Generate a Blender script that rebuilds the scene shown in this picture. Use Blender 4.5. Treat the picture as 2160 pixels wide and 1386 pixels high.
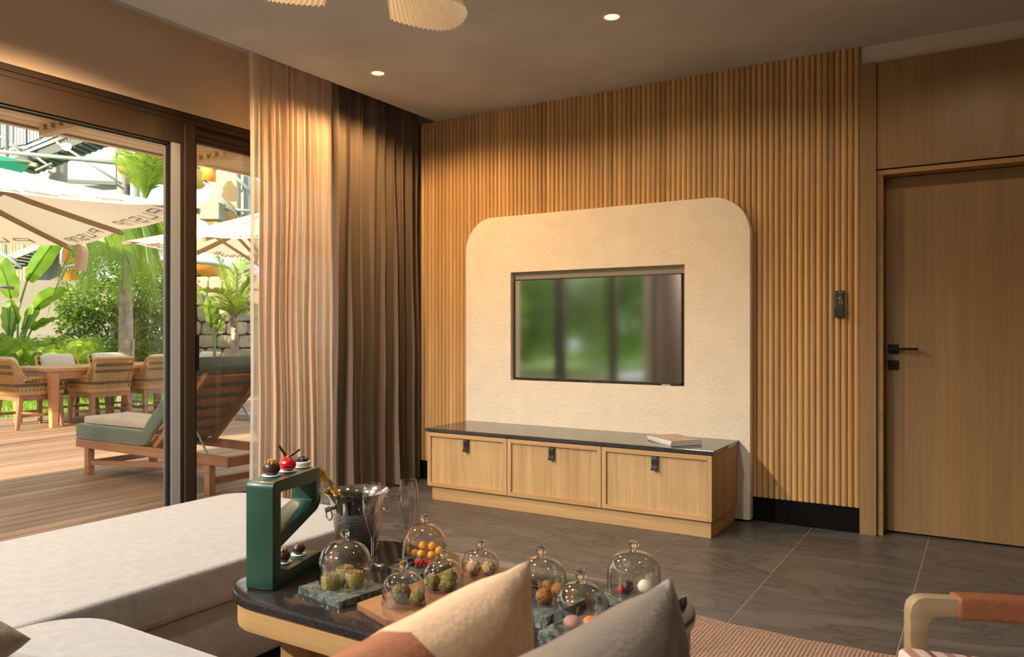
import bpy, bmesh, math, random
from mathutils import Vector, Matrix, Euler, noise
random.seed(7)
S = bpy.context.scene
C = S.collection
PI = math.pi
for o in list(bpy.data.objects):
    bpy.data.objects.remove(o)

# ------------------------------------------------------------------ camera
YAW = math.radians(31.53)
cd = bpy.data.cameras.new('camera'); cam = bpy.data.objects.new('camera', cd); C.objects.link(cam)
cam.location = (0, 0, 1.2); cam.rotation_euler = (PI/2, 0, YAW)
cd.sensor_width = 36; cd.lens = 36*1630/2160; cd.shift_y = 7/2160
cd.clip_start = 0.02; cd.clip_end = 300
cd.dof.use_dof = True; cd.dof.focus_distance = 3.2; cd.dof.aperture_fstop = 7.1
S.camera = cam
# ------------------------------------------------------------------ sky, sun, exposure
w = bpy.data.worlds.new('sky'); S.world = w; w.use_nodes = True
bg = w.node_tree.nodes['Background']
bg.inputs[0].default_value = (0.90, 0.95, 1.0, 1); bg.inputs[1].default_value = 1.35
sd = bpy.data.lights.new('sun', 'SUN'); sun = bpy.data.objects.new('sun', sd); C.objects.link(sun)
sd.energy = 9.5; sd.color = (1.0, 0.84, 0.62); sd.angle = math.radians(1.0)
SUNV = Vector((0.20, -2.0, 1.0)).normalized()     # towards the sun
sun.rotation_euler = SUNV.to_track_quat('Z', 'Y').to_euler(); sun.location = (-6, -20, 16)
S.view_settings.view_transform = 'Standard'; S.view_settings.look = 'None'
S.view_settings.gamma = 1.0; S.view_settings.exposure = 0.6
S.view_settings.use_curve_mapping = False

# ------------------------------------------------------------------ mesh helpers
W = {}                                   # world matrices of the roots
def tag(o, label=None, cat=None, group=None, kind=None):
    if label: o['label'] = label
    if cat: o['category'] = cat
    if group: o['group'] = group
    if kind: o['kind'] = kind
    return o
def thing(name, loc, label=None, cat=None, group=None, rz=0.0, kind=None):
    o = bpy.data.objects.new(name, None); C.objects.link(o)
    o.location = loc; o.rotation_euler = (0, 0, rz); o.empty_display_size = 0.1
    W[o.name] = Matrix.Translation(loc) @ Matrix.Rotation(rz, 4, 'Z')
    return tag(o, label, cat, group, kind)
class M:
    def __init__(s): s.v = []; s.f = []; s.m = []
    def add(s, v, f, m=0):
        n = len(s.v); s.v += [tuple(p) for p in v]; s.f += [tuple(i+n for i in q) for q in f]; s.m += [m]*len(f); return s
    def box(s, x0, x1, y0, y1, z0, z1, m=0):
        v = [(x, y, z) for x in (x0, x1) for y in (y0, y1) for z in (z0, z1)]
        return s.add(v, [(0,1,3,2),(4,6,7,5),(0,4,5,1),(2,3,7,6),(0,2,6,4),(1,5,7,3)], m)
    def bar(s, a, b, wx, wy, up=(0,0,1), m=0, taper=1.0):   # box beam from a to b
        a = Vector(a); b = Vector(b); d = (b-a).normalized(); u = Vector(up)
        if abs(d.dot(u)) > .98: u = Vector((1,0,0))
        x = d.cross(u).normalized(); y = x.cross(d)
        v = [p + x*sx*wx/2*k + y*sy*wy/2*k for p, k in ((a,1),(b,taper)) for sx, sy in ((-1,-1),(1,-1),(1,1),(-1,1))]
        return s.add(v, [(3,2,1,0),(4,5,6,7),(0,1,5,4),(1,2,6,5),(2,3,7,6),(3,0,4,7)], m)
    def tube(s, pts, r, n=8, m=0, cap=True):
        P = [Vector(p) for p in pts]; k = len(P); R = r if isinstance(r, (list,tuple)) else [r]*k
        ref = Vector((0,0,1)); d0 = (P[1]-P[0]).normalized()
        if abs(d0.dot(ref)) > .95: ref = Vector((1,0,0))
        x = d0.cross(ref).normalized(); vs = []
        for i in range(k):
            d = (P[min(i+1,k-1)]-P[max(i-1,0)]).normalized()
            x = (x - d*x.dot(d)).normalized(); y = d.cross(x)
            vs += [P[i] + (x*math.cos(2*PI*j/n) + y*math.sin(2*PI*j/n))*R[i] for j in range(n)]
        fs = [(i*n+j, i*n+(j+1)%n, (i+1)*n+(j+1)%n, (i+1)*n+j) for i in range(k-1) for j in range(n)]
        if cap: fs += [tuple(range(n-1,-1,-1)), tuple((k-1)*n+j for j in range(n))]
        return s.add(vs, fs, m)
    def lathe(s, prof, c=(0,0,0), n=24, m=0):             # prof: (r, z)
        vs = []; k = len(prof)
        for r, z in prof:
            r = max(r, 1e-5)
            vs += [(c[0]+r*math.cos(2*PI*j/n), c[1]+r*math.sin(2*PI*j/n), c[2]+z) for j in range(n)]
        fs = [(i*n+j, i*n+(j+1)%n, (i+1)*n+(j+1)%n, (i+1)*n+j) for i in range(k-1) for j in range(n)]
        return s.add(vs, fs, m)
    def grid(s, fn, nu, nv, m=0, wrap=False):
        vs = [fn(i/nu, j/nv) for i in range(nu+1) for j in range(nv+1)]
        fs = [(i*(nv+1)+j, (i+1)*(nv+1)+j, (i+1)*(nv+1)+j+1, i*(nv+1)+j+1) for i in range(nu) for j in range(nv)]
        return s.add(vs, fs, m)
    def ball(s, c, r, nu=10, nv=7, amp=0, fr=8, m=0, sc=(1,1,1)):
        vs = []; c = Vector(c)
        for i in range(nv+1):
            for j in range(nu):
                t = PI*i/nv; a = 2*PI*j/nu
                d = Vector((math.sin(t)*math.cos(a), math.sin(t)*math.sin(a), math.cos(t)))
                q = r*(1 + (amp*noise.noise(d*fr + c*37) if amp else 0))
                vs.append(c + Vector((d.x*sc[0], d.y*sc[1], d.z*sc[2]))*q)
        fs = [(i*nu+j, (i+1)*nu+j, (i+1)*nu+(j+1)%nu, i*nu+(j+1)%nu) for i in range(nv) for j in range(nu)]
        return s.add(vs, fs, m)
    def prism(s, poly, lo, hi, fn, m=0):                   # poly (a,b) extruded; fn(a,b,t)->xyz
        n = len(poly)
        v = [fn(a,b,lo) for a,b in poly] + [fn(a,b,hi) for a,b in poly]
        return s.add(v, [tuple(range(n-1,-1,-1)), tuple(range(n,2*n))] + [(i,(i+1)%n,n+(i+1)%n,n+i) for i in range(n)], m)
    def xf(s, mat):
        s.v = [tuple(mat @ Vector(p)) for p in s.v]; return s
    def build(s, name, mat, parent=None, smooth=None, bevel=0, seg=2, world=True, recalc=True):
        me = bpy.data.meshes.new(name)
        v = s.v
        if parent is not None and world and parent.name in W:
            inv = W[parent.name].inverted(); v = [inv @ Vector(p) for p in v]
        me.from_pydata([tuple(p) for p in v], [], s.f)
        for i, p in enumerate(me.polygons): p.material_index = s.m[i]
        if recalc or bevel:
            b = bmesh.new(); b.from_mesh(me)
            bmesh.ops.remove_doubles(b, verts=b.verts, dist=1e-6)
            if recalc: bmesh.ops.recalc_face_normals(b, faces=b.faces)
            if bevel:
                ed = [e for e in b.edges if len(e.link_faces) == 2 and e.calc_face_angle() > .5]
                bmesh.ops.bevel(b, geom=ed, offset=bevel, segments=seg, profile=.6, affect='EDGES', clamp_overlap=True)
            b.to_mesh(me); b.free()
        if smooth:
            me.shade_smooth()
            if smooth is not True: me.set_sharp_from_angle(angle=math.radians(smooth))
        for q in (mat if isinstance(mat, (list,tuple)) else [mat]): me.materials.append(q)
        o = bpy.data.objects.new(name, me); C.objects.link(o)
        if parent is not None:
            o.parent = parent; W[o.name] = W.get(parent.name, Matrix.Identity(4)).copy()
        else: W[o.name] = Matrix.Identity(4)
        return o
def kids(o): return [c for c in bpy.data.objects if c.parent == o]
def copy_tree(root, loc=None, rz=None, label=None, parent=None, scale=None):
    r = root.copy(); C.objects.link(r)
    if loc is not None: r.location = loc
    if rz is not None: r.rotation_euler = (0, 0, rz)
    if scale is not None: r.scale = (scale,)*3 if not isinstance(scale, tuple) else scale
    if label: r['label'] = label
    for ch in list(root.children):
        c2 = ch.copy(); C.objects.link(c2); c2.parent = r
        for g in list(ch.children):
            g2 = g.copy(); C.objects.link(g2); g2.parent = c2
    W[r.name] = Matrix.Translation(r.location) @ r.rotation_euler.to_matrix().to_4x4()
    return r
def inst(me_obj, name, loc, parent=None, rot=(0,0,0), scale=(1,1,1)):   # linked-data piece
    o = bpy.data.objects.new(name, me_obj.data); C.objects.link(o)
    if parent is not None: o.parent = parent
    o.location = loc; o.rotation_euler = rot; o.scale = scale
    return o
def rrect(x0, x1, y0, y1, r, n=8):
    P = []
    rr = r if isinstance(r, (list,tuple)) else [r]*4      # corners: x1y1, x0y1, x0y0, x1y0
    for (cx, cy, a0), q in zip(((x1,y1,0),(x0,y1,90),(x0,y0,180),(x1,y0,270)), rr):
        sx = -1 if cx == x1 else 1; sy = -1 if cy == y1 else 1
        if q <= 0: P.append((cx, cy)); continue
        for i in range(n+1):
            a = math.radians(a0 + 90*i/n); P.append((cx+sx*q+q*math.cos(a), cy+sy*q+q*math.sin(a)))
    return P

# ------------------------------------------------------------------ materials
def nt(name):
    m = bpy.data.materials.new(name); m.use_nodes = True
    n = m.node_tree; return m, n, n.nodes['Principled BSDF']
def setp(p, **k):
    for a, b in k.items():
        q = {'rough':'Roughness','metal':'Metallic','spec':'Specular IOR Level','sheen':'Sheen Weight','coat':'Coat Weight','trans':'Transmission Weight','ior':'IOR','sss':'Subsurface Weight','coatr':'Coat Roughness'}[a]
        p.inputs[q].default_value = b
def texco(n, scale, kind='Object', rnd=0.0):
    t = n.nodes.new('ShaderNodeTexCoord'); mp = n.nodes.new('ShaderNodeMapping'); mp.inputs['Scale'].default_value = scale
    n.links.new(t.outputs[kind], mp.inputs['Vector'])
    if rnd:
        oi = n.nodes.new('ShaderNodeObjectInfo'); mu = n.nodes.new('ShaderNodeMath'); mu.operation = 'MULTIPLY'; mu.inputs[1].default_value = rnd
        n.links.new(oi.outputs['Random'], mu.inputs[0]); n.links.new(mu.outputs[0], mp.inputs['Location'])
    return mp.outputs[0]
def noi(n, vec, scale, detail=3, rough=.55, dist=0):
    q = n.nodes.new('ShaderNodeTexNoise'); q.inputs['Scale'].default_value = scale; q.inputs['Detail'].default_value = detail
    q.inputs['Roughness'].default_value = rough; q.inputs['Distortion'].default_value = dist
    n.links.new(vec, q.inputs['Vector']); return q.outputs['Fac']
def ramp(n, fac, stops):
    r = n.nodes.new('ShaderNodeValToRGB'); e = r.color_ramp.elements
    while len(e) < len(stops): e.new(.5)
    for q, (p, c) in zip(e, stops): q.position = p; q.color = (*c, 1)
    n.links.new(fac, r.inputs[0]); return r.outputs[0]
def bump(n, p, h, strength, dist=.01):
    b = n.nodes.new('ShaderNodeBump'); b.inputs['Strength'].default_value = strength; b.inputs['Distance'].default_value = dist
    n.links.new(h, b.inputs['Height']); n.links.new(b.outputs[0], p.inputs['Normal'])
def vary(n, col, amt, p):                  # per-object brightness change
    oi = n.nodes.new('ShaderNodeObjectInfo'); mr = n.nodes.new('ShaderNodeMapRange')
    mr.inputs['To Min'].default_value = 1-amt; mr.inputs['To Max'].default_value = 1+amt
    n.links.new(oi.outputs['Random'], mr.inputs['Value'])
    h = n.nodes.new('ShaderNodeHueSaturation'); n.links.new(mr.outputs[0], h.inputs['Value']); n.links.new(col, h.inputs['Color'])
    n.links.new(h.outputs[0], p.inputs['Base Color'])
def flat(name, col, rough=.5, nscale=0, amt=.12, bmp=0, bscale=None, kind='Object', var=0, **k):
    m, n, p = nt(name); setp(p, rough=rough, **k); p.inputs['Base Color'].default_value = (*col, 1)
    if nscale:
        v = texco(n, (1,1,1), kind); f = noi(n, v, nscale, 4)
        lo = tuple(c*(1-amt) for c in col); hi = tuple(min(1, c*(1+amt)) for c in col)
        c = ramp(n, f, [(.3, lo), (.7, hi)])
        if var: vary(n, c, var, p)
        else: n.links.new(c, p.inputs['Base Color'])
        if bmp: bump(n, p, noi(n, v, bscale or nscale, 5), bmp)
    return m
def wood(name, dark, light, axis='z', fine=60, rough=.5, var=0, bmp=.15, stretch=.03, rnd=0, streak=True):
    m, n, p = nt(name); setp(p, rough=rough)
    sc = [1,1,1]; sc['xyz'.index(axis)] = stretch
    v = texco(n, sc, 'Object', rnd)
    f = noi(n, v, fine, 4, .6, .3); f2 = noi(n, v, fine*.12, 2, .5, .5)
    mx = n.nodes.new('ShaderNodeMath'); mx.operation = 'MULTIPLY_ADD'; mx.inputs[1].default_value = .55
    n.links.new(f2, mx.inputs[0])
    m3 = n.nodes.new('ShaderNodeMath'); m3.operation = 'MULTIPLY'; m3.inputs[1].default_value = .45
    n.links.new(f, m3.inputs[0]); n.links.new(m3.outputs[0], mx.inputs[2])
    c = ramp(n, mx.outputs[0], [(.34, dark), (.5, tuple((a+b)/2 for a,b in zip(dark,light))), (.66, light)])
    if var: vary(n, c, var, p)
    else: n.links.new(c, p.inputs['Base Color'])
    if bmp: bump(n, p, f, bmp, .002)
    return m
def clear(name, tint=(1,1,1), ior=1.45, rough=.0, extra=0.0, power=4.0):     # thin clear pane or shell
    m = bpy.data.materials.new(name); m.use_nodes = True; n = m.node_tree; n.nodes.clear()
    o = n.nodes.new('ShaderNodeOutputMaterial'); t = n.nodes.new('ShaderNodeBsdfTransparent'); g = n.nodes.new('ShaderNodeBsdfGlossy')
    g.inputs['Roughness'].default_value = rough; t.inputs[0].default_value = (*tint, 1)
    lw = n.nodes.new('ShaderNodeLayerWeight'); lw.inputs[0].default_value = .5
    pw = n.nodes.new('ShaderNodeMath'); pw.operation = 'POWER'; pw.inputs[1].default_value = power; n.links.new(lw.outputs['Facing'], pw.inputs[0])
    fr = n.nodes.new('ShaderNodeMath'); fr.operation = 'MULTIPLY_ADD'; f0 = 2*((ior-1)/(ior+1))**2; fr.inputs[1].default_value = 1-f0; fr.inputs[2].default_value = f0; n.links.new(pw.outputs[0], fr.inputs[0])
    mx = n.nodes.new('ShaderNodeMixShader'); fac = fr.outputs[0]
    if extra:
        a = n.nodes.new('ShaderNodeMath'); a.operation = 'ADD'; a.use_clamp = True; a.inputs[1].default_value = extra; n.links.new(fac, a.inputs[0]); fac = a.outputs[0]
    n.links.new(fac, mx.inputs[0]); n.links.new(t.outputs[0], mx.inputs[1]); n.links.new(g.outputs[0], mx.inputs[2]); n.links.new(mx.outputs[0], o.inputs[0])
    return m
def leafmat(name, c1, c2, trans=.45, var=.25, rough=.4, scale=1.5):
    m = bpy.data.materials.new(name); m.use_nodes = True; n = m.node_tree; n.nodes.clear()
    o = n.nodes.new('ShaderNodeOutputMaterial')
    v = texco(n, (1,1,1)); col = ramp(n, noi(n, v, scale, 3), [(.32, c1), (.68, c2)])
    d = n.nodes.new('ShaderNodeBsdfDiffuse'); t = n.nodes.new('ShaderNodeBsdfTranslucent'); g = n.nodes.new('ShaderNodeBsdfGlossy'); g.inputs['Roughness'].default_value = rough
    n.links.new(col, d.inputs[0])
    hs = n.nodes.new('ShaderNodeHueSaturation'); hs.inputs['Hue'].default_value = .47; hs.inputs['Value'].default_value = 1.7; n.links.new(col, hs.inputs['Color']); n.links.new(hs.outputs[0], t.inputs[0])
    a = n.nodes.new('ShaderNodeMixShader'); a.inputs[0].default_value = trans; n.links.new(d.outputs[0], a.inputs[1]); n.links.new(t.outputs[0], a.inputs[2])
    b = n.nodes.new('ShaderNodeMixShader'); b.inputs[0].default_value = .05; n.links.new(a.outputs[0], b.inputs[1]); n.links.new(g.outputs[0], b.inputs[2])
    n.links.new(b.outputs[0], o.inputs[0]); return m
def cloth(name, col, trans=.3, clearf=0.0, trcol=None, wv=400, amt=.15):    # thin fabric that lets light through
    m = bpy.data.materials.new(name); m.use_nodes = True; n = m.node_tree; n.nodes.clear()
    o = n.nodes.new('ShaderNodeOutputMaterial'); v = texco(n, (1,1,.4))
    c = ramp(n, noi(n, v, wv, 2), [(.3, tuple(x*(1-amt) for x in col)), (.7, tuple(min(1,x*(1+amt)) for x in col))])
    d = n.nodes.new('ShaderNodeBsdfDiffuse'); n.links.new(c, d.inputs[0]); t = n.nodes.new('ShaderNodeBsdfTranslucent'); t.inputs[0].default_value = (*(trcol or col), 1)
    a = n.nodes.new('ShaderNodeMixShader'); a.inputs[0].default_value = trans; n.links.new(d.outputs[0], a.inputs[1]); n.links.new(t.outputs[0], a.inputs[2]); last = a.outputs[0]
    if clearf:
        q = n.nodes.new('ShaderNodeBsdfTransparent'); b = n.nodes.new('ShaderNodeMixShader'); b.inputs[0].default_value = clearf
        n.links.new(last, b.inputs[1]); n.links.new(q.outputs[0], b.inputs[2]); last = b.outputs[0]
    n.links.new(last, o.inputs[0]); return m
def glow(name, col, st):
    m = bpy.data.materials.new(name); m.use_nodes = True; n = m.node_tree; n.nodes.clear()
    o = n.nodes.new('ShaderNodeOutputMaterial'); e = n.nodes.new('ShaderNodeEmission'); e.inputs[0].default_value = (*col,1); e.inputs[1].default_value = st
    n.links.new(e.outputs[0], o.inputs[0]); return m

OAKD, OAKL = (.30,.165,.062), (.50,.30,.125)
m_slat = wood('oak slat', (.42,.245,.095), (.68,.455,.21), 'z', 70, .38, var=.16, rnd=40)
m_oak = wood('oak veneer', (.40,.25,.11), (.62,.42,.21), 'z', 60, .5, var=.04)
m_oakx = wood('oak veneer across', (.42,.25,.10), (.60,.385,.18), 'x', 60, .5, var=.05)
m_doorw = wood('door veneer', (.24,.145,.06), (.35,.215,.095), 'z', 45, .42, var=.05)
m_oak_edge = wood('oak end grain', (.30,.17,.06), (.48,.29,.12), 'x', 35, .5)
m_black = flat('black paint', (.004,.004,.004), .7, spec=.1)
m_blackmetal = flat('black metal', (.012,.012,.013), .35, metal=.6)
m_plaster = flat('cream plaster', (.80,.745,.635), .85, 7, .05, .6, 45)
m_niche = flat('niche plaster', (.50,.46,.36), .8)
m_ceil = flat('ceiling limewash', (.53,.535,.52), .9, 1.6, .12, .05, 8)
m_wall = flat('beige wall paint', (.60,.47,.35), .85)
m_wallp = flat('pale wall paint', (.62,.57,.47), .9)
m_frame = flat('bronze aluminium', (.034,.019,.010), .55, spec=.25)
m_gasket = flat('black gasket', (.01,.01,.01), .6)
m_edge = flat('silver edge', (.28,.31,.32), .4, metal=.1)
m_pane = clear('window glass', (.97,.985,.975), 1.42)
m_sofa = flat('sofa fabric', (.275,.272,.268), .95, 26, .13, .4, 220, sheen=.5)
m_rug = flat('rug yarn', (.46,.32,.245), .95, 130, .35, .6, 260)
m_stone = flat('dark granite', (.024,.021,.020), .1, 160, .45, spec=.5)
m_granite = flat('grey granite', (.045,.046,.046), .1, 220, .6, spec=.6)
# ================================================================== ROOM SHELL
def tilemat():
    m, n, p = nt('slate tile'); setp(p, rough=.36)
    v = texco(n, (.55,1.6,1), 'Object', 30)
    f = noi(n, v, 2.2, 6, .62, 1.6); c = ramp(n, f, [(.28,(.050,.047,.046)), (.46,(.110,.106,.105)), (.50,(.068,.065,.064)), (.54,(.110,.106,.105)), (.75,(.15,.144,.142))])
    vary(n, c, .10, p); bump(n, p, noi(n, v, 9, 5), .08, .005)
    r = n.nodes.new('ShaderNodeMapRange'); r.inputs['To Min'].default_value = .30; r.inputs['To Max'].default_value = .48
    n.links.new(f, r.inputs['Value']); n.links.new(r.outputs[0], p.inputs['Roughness']); return m
m_tile = tilemat()
m_grout = flat('pale grout', (.42,.36,.29), .9)
RX0, RX1, RY0, RY1, ZC = -4.35, 2.2, -2.2, 5.02, 2.9
floor = thing('floor', (0,0,0), 'dark slate tile floor with thin pale joints', None, kind='structure')
M().box(-4.5, RX1, RY0, 5.2, -.08, -.0012).build('grout_bed', m_grout, floor)
TX, TY, G = .625, 1.29, .0022
pt = None
for i in range(-7, 5):
    for j in range(-6, 2):
        x0 = -.285 + i*TX; y0 = 3.725 + j*TY
        x1 = min(x0+TX, RX1); y1 = min(y0+TY, 5.19); xa = max(x0, -4.5); ya = max(y0, RY0)
        if x1-xa < .02 or y1-ya < .02: continue
        full = (abs(x1-xa-TX) < 1e-6 and abs(y1-ya-TY) < 1e-6)
        if full and pt: inst(pt, 'tile', (xa, ya, 0), floor); continue
        o = M().box(G, x1-xa-G, G, y1-ya-G, -.01, 0).build('tile', m_tile, floor, world=False)
        o.location = (xa, ya, 0)
        if full: pt = o
# ceiling with curtain pocket along the windows
ce = M().box(-3.795, RX1, RY0, 5.2, ZC, ZC+.22).box(-4.7, -3.79, RY0-.2, 5.3, 3.12, 3.3).box(-3.795, -3.79, RY0, 5.2, 3.1, 3.12)
tag(ce.build('ceiling', m_ceil), 'grey limewashed ceiling with curtain pocket', kind='structure')
# back wall: backing, slats, black plinth board
wb = thing('wall_back', (-2.3, 5.02, 0), 'wall clad in upright half round oak slats', kind='structure')
M().box(-4.5, -.64, 5.018, 5.2, 0, ZC).build('backing', flat('slat backing', (.07,.035,.015), .9), wb)
PITCH = 3.31/93; proto = None
for i in range(93):
    x = -3.95 + PITCH*(i+.5)
    if proto is None:
        r = PITCH/2*.985; P = [(r*math.cos(PI*k/8), -.019*math.sin(PI*k/8)) for k in range(9)]
        proto = M().prism(P, .151, ZC-.001, lambda a,b,t: (a,b,t)).build('slat', m_slat, wb, 50, world=False)
        proto.location = (x+2.3, 0, 0)
    else: inst(proto, 'slat', (x+2.3, 0, 0), wb)
tag(M().box(-4.3, -.64, 5.0, 5.019, 0, .15).build('baseboard_back', m_black, None, bevel=.002), 'black skirting board under the slats', kind='structure')
# door wall
wd = thing('wall_door', (.0, 5.0, 0), 'oak panelled door wall with pale strip above', kind='structure')
M().box(-.64, RX1, 5.03, 5.2, 2.785, ZC).build('upper_strip', m_wallp, wd)
for a, b in ((-.548,.46),(.462,1.2),(1.202,RX1)):
    M().box(a, b, 5.0, 5.04, 2.157 if a < 0 else 0, 2.785).build('panel', m_doorw, wd, bevel=.002)
M().box(.46, RX1, 5.04, 5.2, 0, 2.785).build('core', m_black, wd)
d1 = thing('door_1', (-.05, 5.12, 0), 'flush oak door with black lever, deep set in the wall', kind='structure')
M().box(-.64, -.55, 4.985, 5.2, 0, 2.785).build('door_post', m_doorw, d1, bevel=.002)
M().box(.40, .46, 4.985, 5.2, 0, 2.157).build('door_post', m_doorw, d1, bevel=.002)
M().box(-.549, -.517, 5.012, 5.2, 0, 2.13).build('jamb', m_oak_edge, d1, bevel=.002)
M().box(.37, .40, 5.012, 5.2, 0, 2.13).build('jamb', m_oak_edge, d1, bevel=.002)
M().box(-.549, .40, 5.008, 5.2, 2.122, 2.150).build('head', m_oak_edge, d1, bevel=.002)
leaf = M().box(-.513, .367, 5.12, 5.16, .012, 2.118).build('door_leaf', m_doorw, d1, bevel=.002)
ro = M().box(-.50, -.443, 5.110, 5.12, 1.068, 1.125).build('rose', m_blackmetal, d1, bevel=.002)
lv = M().box(-.488, -.468, 5.055, 5.115, 1.090, 1.108).box(-.488, -.335, 5.050, 5.068, 1.091, 1.107)
lv.build('lever', m_blackmetal, ro, bevel=.002)
M().box(-.50, -.443, 5.110, 5.12, .974, 1.030).lathe([(.0,.0),(.011,.0),(.011,.004),(0,.004)], (-.471,5.109,1.0), 14).build('lock_plate', m_blackmetal, d1, bevel=.0015)
tag(M().box(-4.75, RX1+.15, 5.2, 5.35, -.1, 3.3).box(-4.75,-4.5,5.0,5.2,-.1,3.3).build('wall_outer', m_wallp), 'outer shell behind the slat wall', kind='structure')
# other walls (behind and beside the camera)
tag(M().box(RX1, RX1+.15, RY0, 5.2, 0, 3.1).build('wall_right', m_doorw), 'pale right hand wall', kind='structure')
tag(M().box(-4.5, RX1, RY0-.15, RY0, 0, 3.1).build('wall_rear', flat('walnut panelling', (.055,.038,.026), .6)), 'dark wall behind the sofa', kind='structure')
wl = M().box(-4.6, -4.35, -1.55, 5.2, 2.6, 3.12).box(-4.6, -4.35, RY0, -1.55, 0, 3.12).box(-4.6,-4.36,4.97,5.2,0,2.6)
tag(wl.build('wall_left', m_wall), 'beige wall strip above the sliding doors', kind='structure')

# ------------------------------------------------------------------ sliding windows
def win(n, ya, yb, label, x, big=True, sill=.004):
    """one glazed leaf between ya and yb, inner face at x"""
    r = thing('window_%d' % n, (x, (ya+yb)/2, 0), label, kind='structure')
    t = .105 if big else .055; top = 2.535; rail = .145 if big else .075
    M().box(x-.05, x, ya, ya+t, sill, top).build('stile', m_frame, r, bevel=.003)
    M().box(x-.05, x, yb-t, yb, sill, top).build('stile', m_frame, r, bevel=.003)
    M().box(x-.05, x, ya+t, yb-t, top-rail, top).build('rail', m_frame, r, bevel=.003)
    M().box(x-.05, x, ya+t, yb-t, sill, sill+.06).build('rail', m_frame, r, bevel=.003)
    g = .012; ga, gb, gc, gd = ya+t, yb-t, sill+.06, top-rail
    k = M()
    for q in ((ga,ga+g,gc,gd),(gb-g,gb,gc,gd),(ga,gb,gc,gc+g),(ga,gb,gd-g,gd)): k.box(x-.032, x-.012, q[0], q[1], q[2], q[3])
    k.build('gasket', m_gasket, r)
    e = M()
    for q in ((ga+g,ga+g+.012,gc,gd),(gb-g-.012,gb-g,gc,gd),(ga,gb,gd-g-.008,gd-g)): e.box(x-.036, x-.03, q[0], q[1], q[2], q[3])
    e.build('spacer_bar', m_edge, r)
    M().box(x-.034, x-.030, ga+.004, gb-.004, gc+.004, gd-.004).build('pane', m_pane, r)
    return r
w1 = win(1, 1.56, 3.115, 'wide sliding glass leaf left of the post', -4.36)
w2 = win(2, 3.185, 4.97, 'narrow framed glass leaf beside the sheer curtain', -4.42, False)
w3 = win(3, -.02, 1.66, 'sliding glass leaf seen only in the television', -4.42)
w4 = win(4, -1.5, .10, 'far glass leaf next to the rear curtain', -4.36)
M().box(-4.36, -4.335, 3.19, 3.20, .95, 1.18).build('pull', m_blackmetal, w2)
M().box(-4.385, -4.36, 3.112, 3.118, .05, 2.53).build('silver_strip', m_edge, w1)
# the pale metal edge strip of the open leaf
M().box(-4.36, -4.352, 3.012, 3.075, .06, 2.39).build('edge_profile', m_edge, w1)
fr = M()
fr.box(-4.50, -4.352, -1.55, 4.98, 2.565, 2.60).box(-4.50, -4.358, -1.55, 4.98, 2.535, 2.565).box(-4.50,-4.352,3.115,3.185,.0,2.55)
fr.box(-4.50, -4.34, -1.55, 4.98, -.03, .003).box(-4.42,-4.405,-1.55,4.98,2.49,2.535)
tag(fr.build('trim_1', m_frame, bevel=.002), 'bronze metal head and sill track of the sliding doors', kind='structure')

# ------------------------------------------------------------------ curtains
def folds(y0, y1, n, seed, amp, pinch=.55):
    R = random.Random(seed); pts = []; y = y0
    ws = [R.uniform(.6, 1.5) for _ in range(n)]; t = sum(ws); ph = 0; tab = [(y0, 0)]
    for q in ws: y += q/t*(y1-y0); ph += 2*PI; tab.append((y, ph))
    am = [amp*R.uniform(.55, 1.2) for _ in range(n+1)]
    def at(y):
        for i in range(n):
            if y <= tab[i+1][0] or i == n-1:
                k = (y-tab[i][0])/(tab[i+1][0]-tab[i][0]); return tab[i][1] + k*2*PI, am[i]*(1-k)+am[i+1]*k
    return at
def curtain(name, x, y0, y1, z0, z1, n, seed, amp, mat, label, lean=0.0, sway=0.03, nv=26, flare=0.0):
    at = folds(y0, y1, n, seed, amp); at2 = folds(y0, y1, int(n*1.7), seed+5, amp*.35)
    def fn(u, v):
        y = y0 + (y1-y0)*u; z = z0 + (z1-z0)*v
        p, a = at(y); p2, a2 = at2(y); dn = 1-v
        s = a*(.55+.55*dn)*math.sin(p) + a2*math.sin(p2 + 2.2*dn)
        yy = y + sway*math.sin(p*.5+seed)*dn*.6 + a*.5*math.cos(p) + lean*dn + flare*dn*(u-.5)
        return (x + s + .02*noise.noise(Vector((y*4, z*1.2, seed))), yy, z)
    o = M().grid(fn, n*22, nv).build(name, mat, None, True, recalc=False)
    return tag(o, label, 'curtain')
m_sheer = cloth('sheer voile', (.74,.61,.50), .42, .03, (.86,.74,.60), 700, .08)
m_drape = flat('drape linen', (.155,.118,.088), .95, 300, .22, .25, 500)
sh = curtain('sheer_curtain', -3.99, 3.31, 4.07, .02, 3.11, 13, 3, .032, m_sheer, 'gathered sheer beige curtain hanging beside the glass doors', sway=.012)
sh.data.materials.append(cloth('sheer single layer', (.80,.76,.70), .6, .34, (.95,.90,.82), 700, .08))
for i_, p_ in enumerate(sh.data.polygons):
    u_ = (i_//26)/(13*22); v_ = (i_ % 26)/26
    if u_ < .075 or (.615 < u_ < .632 and v_ < .74): p_.material_index = 1
curtain('blackout_curtain', -3.93, 3.985, 4.90, .02, 3.11, 8, 11, .055, m_drape, 'heavy brown linen curtain hanging in the corner by the slats', sway=.02, flare=.05)
curtain('rear_curtain', -3.98, -1.95, -1.05, .02, 3.11, 10, 21, .05, m_drape, 'brown curtain reflected at the right edge of the television', sway=.02)
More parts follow.
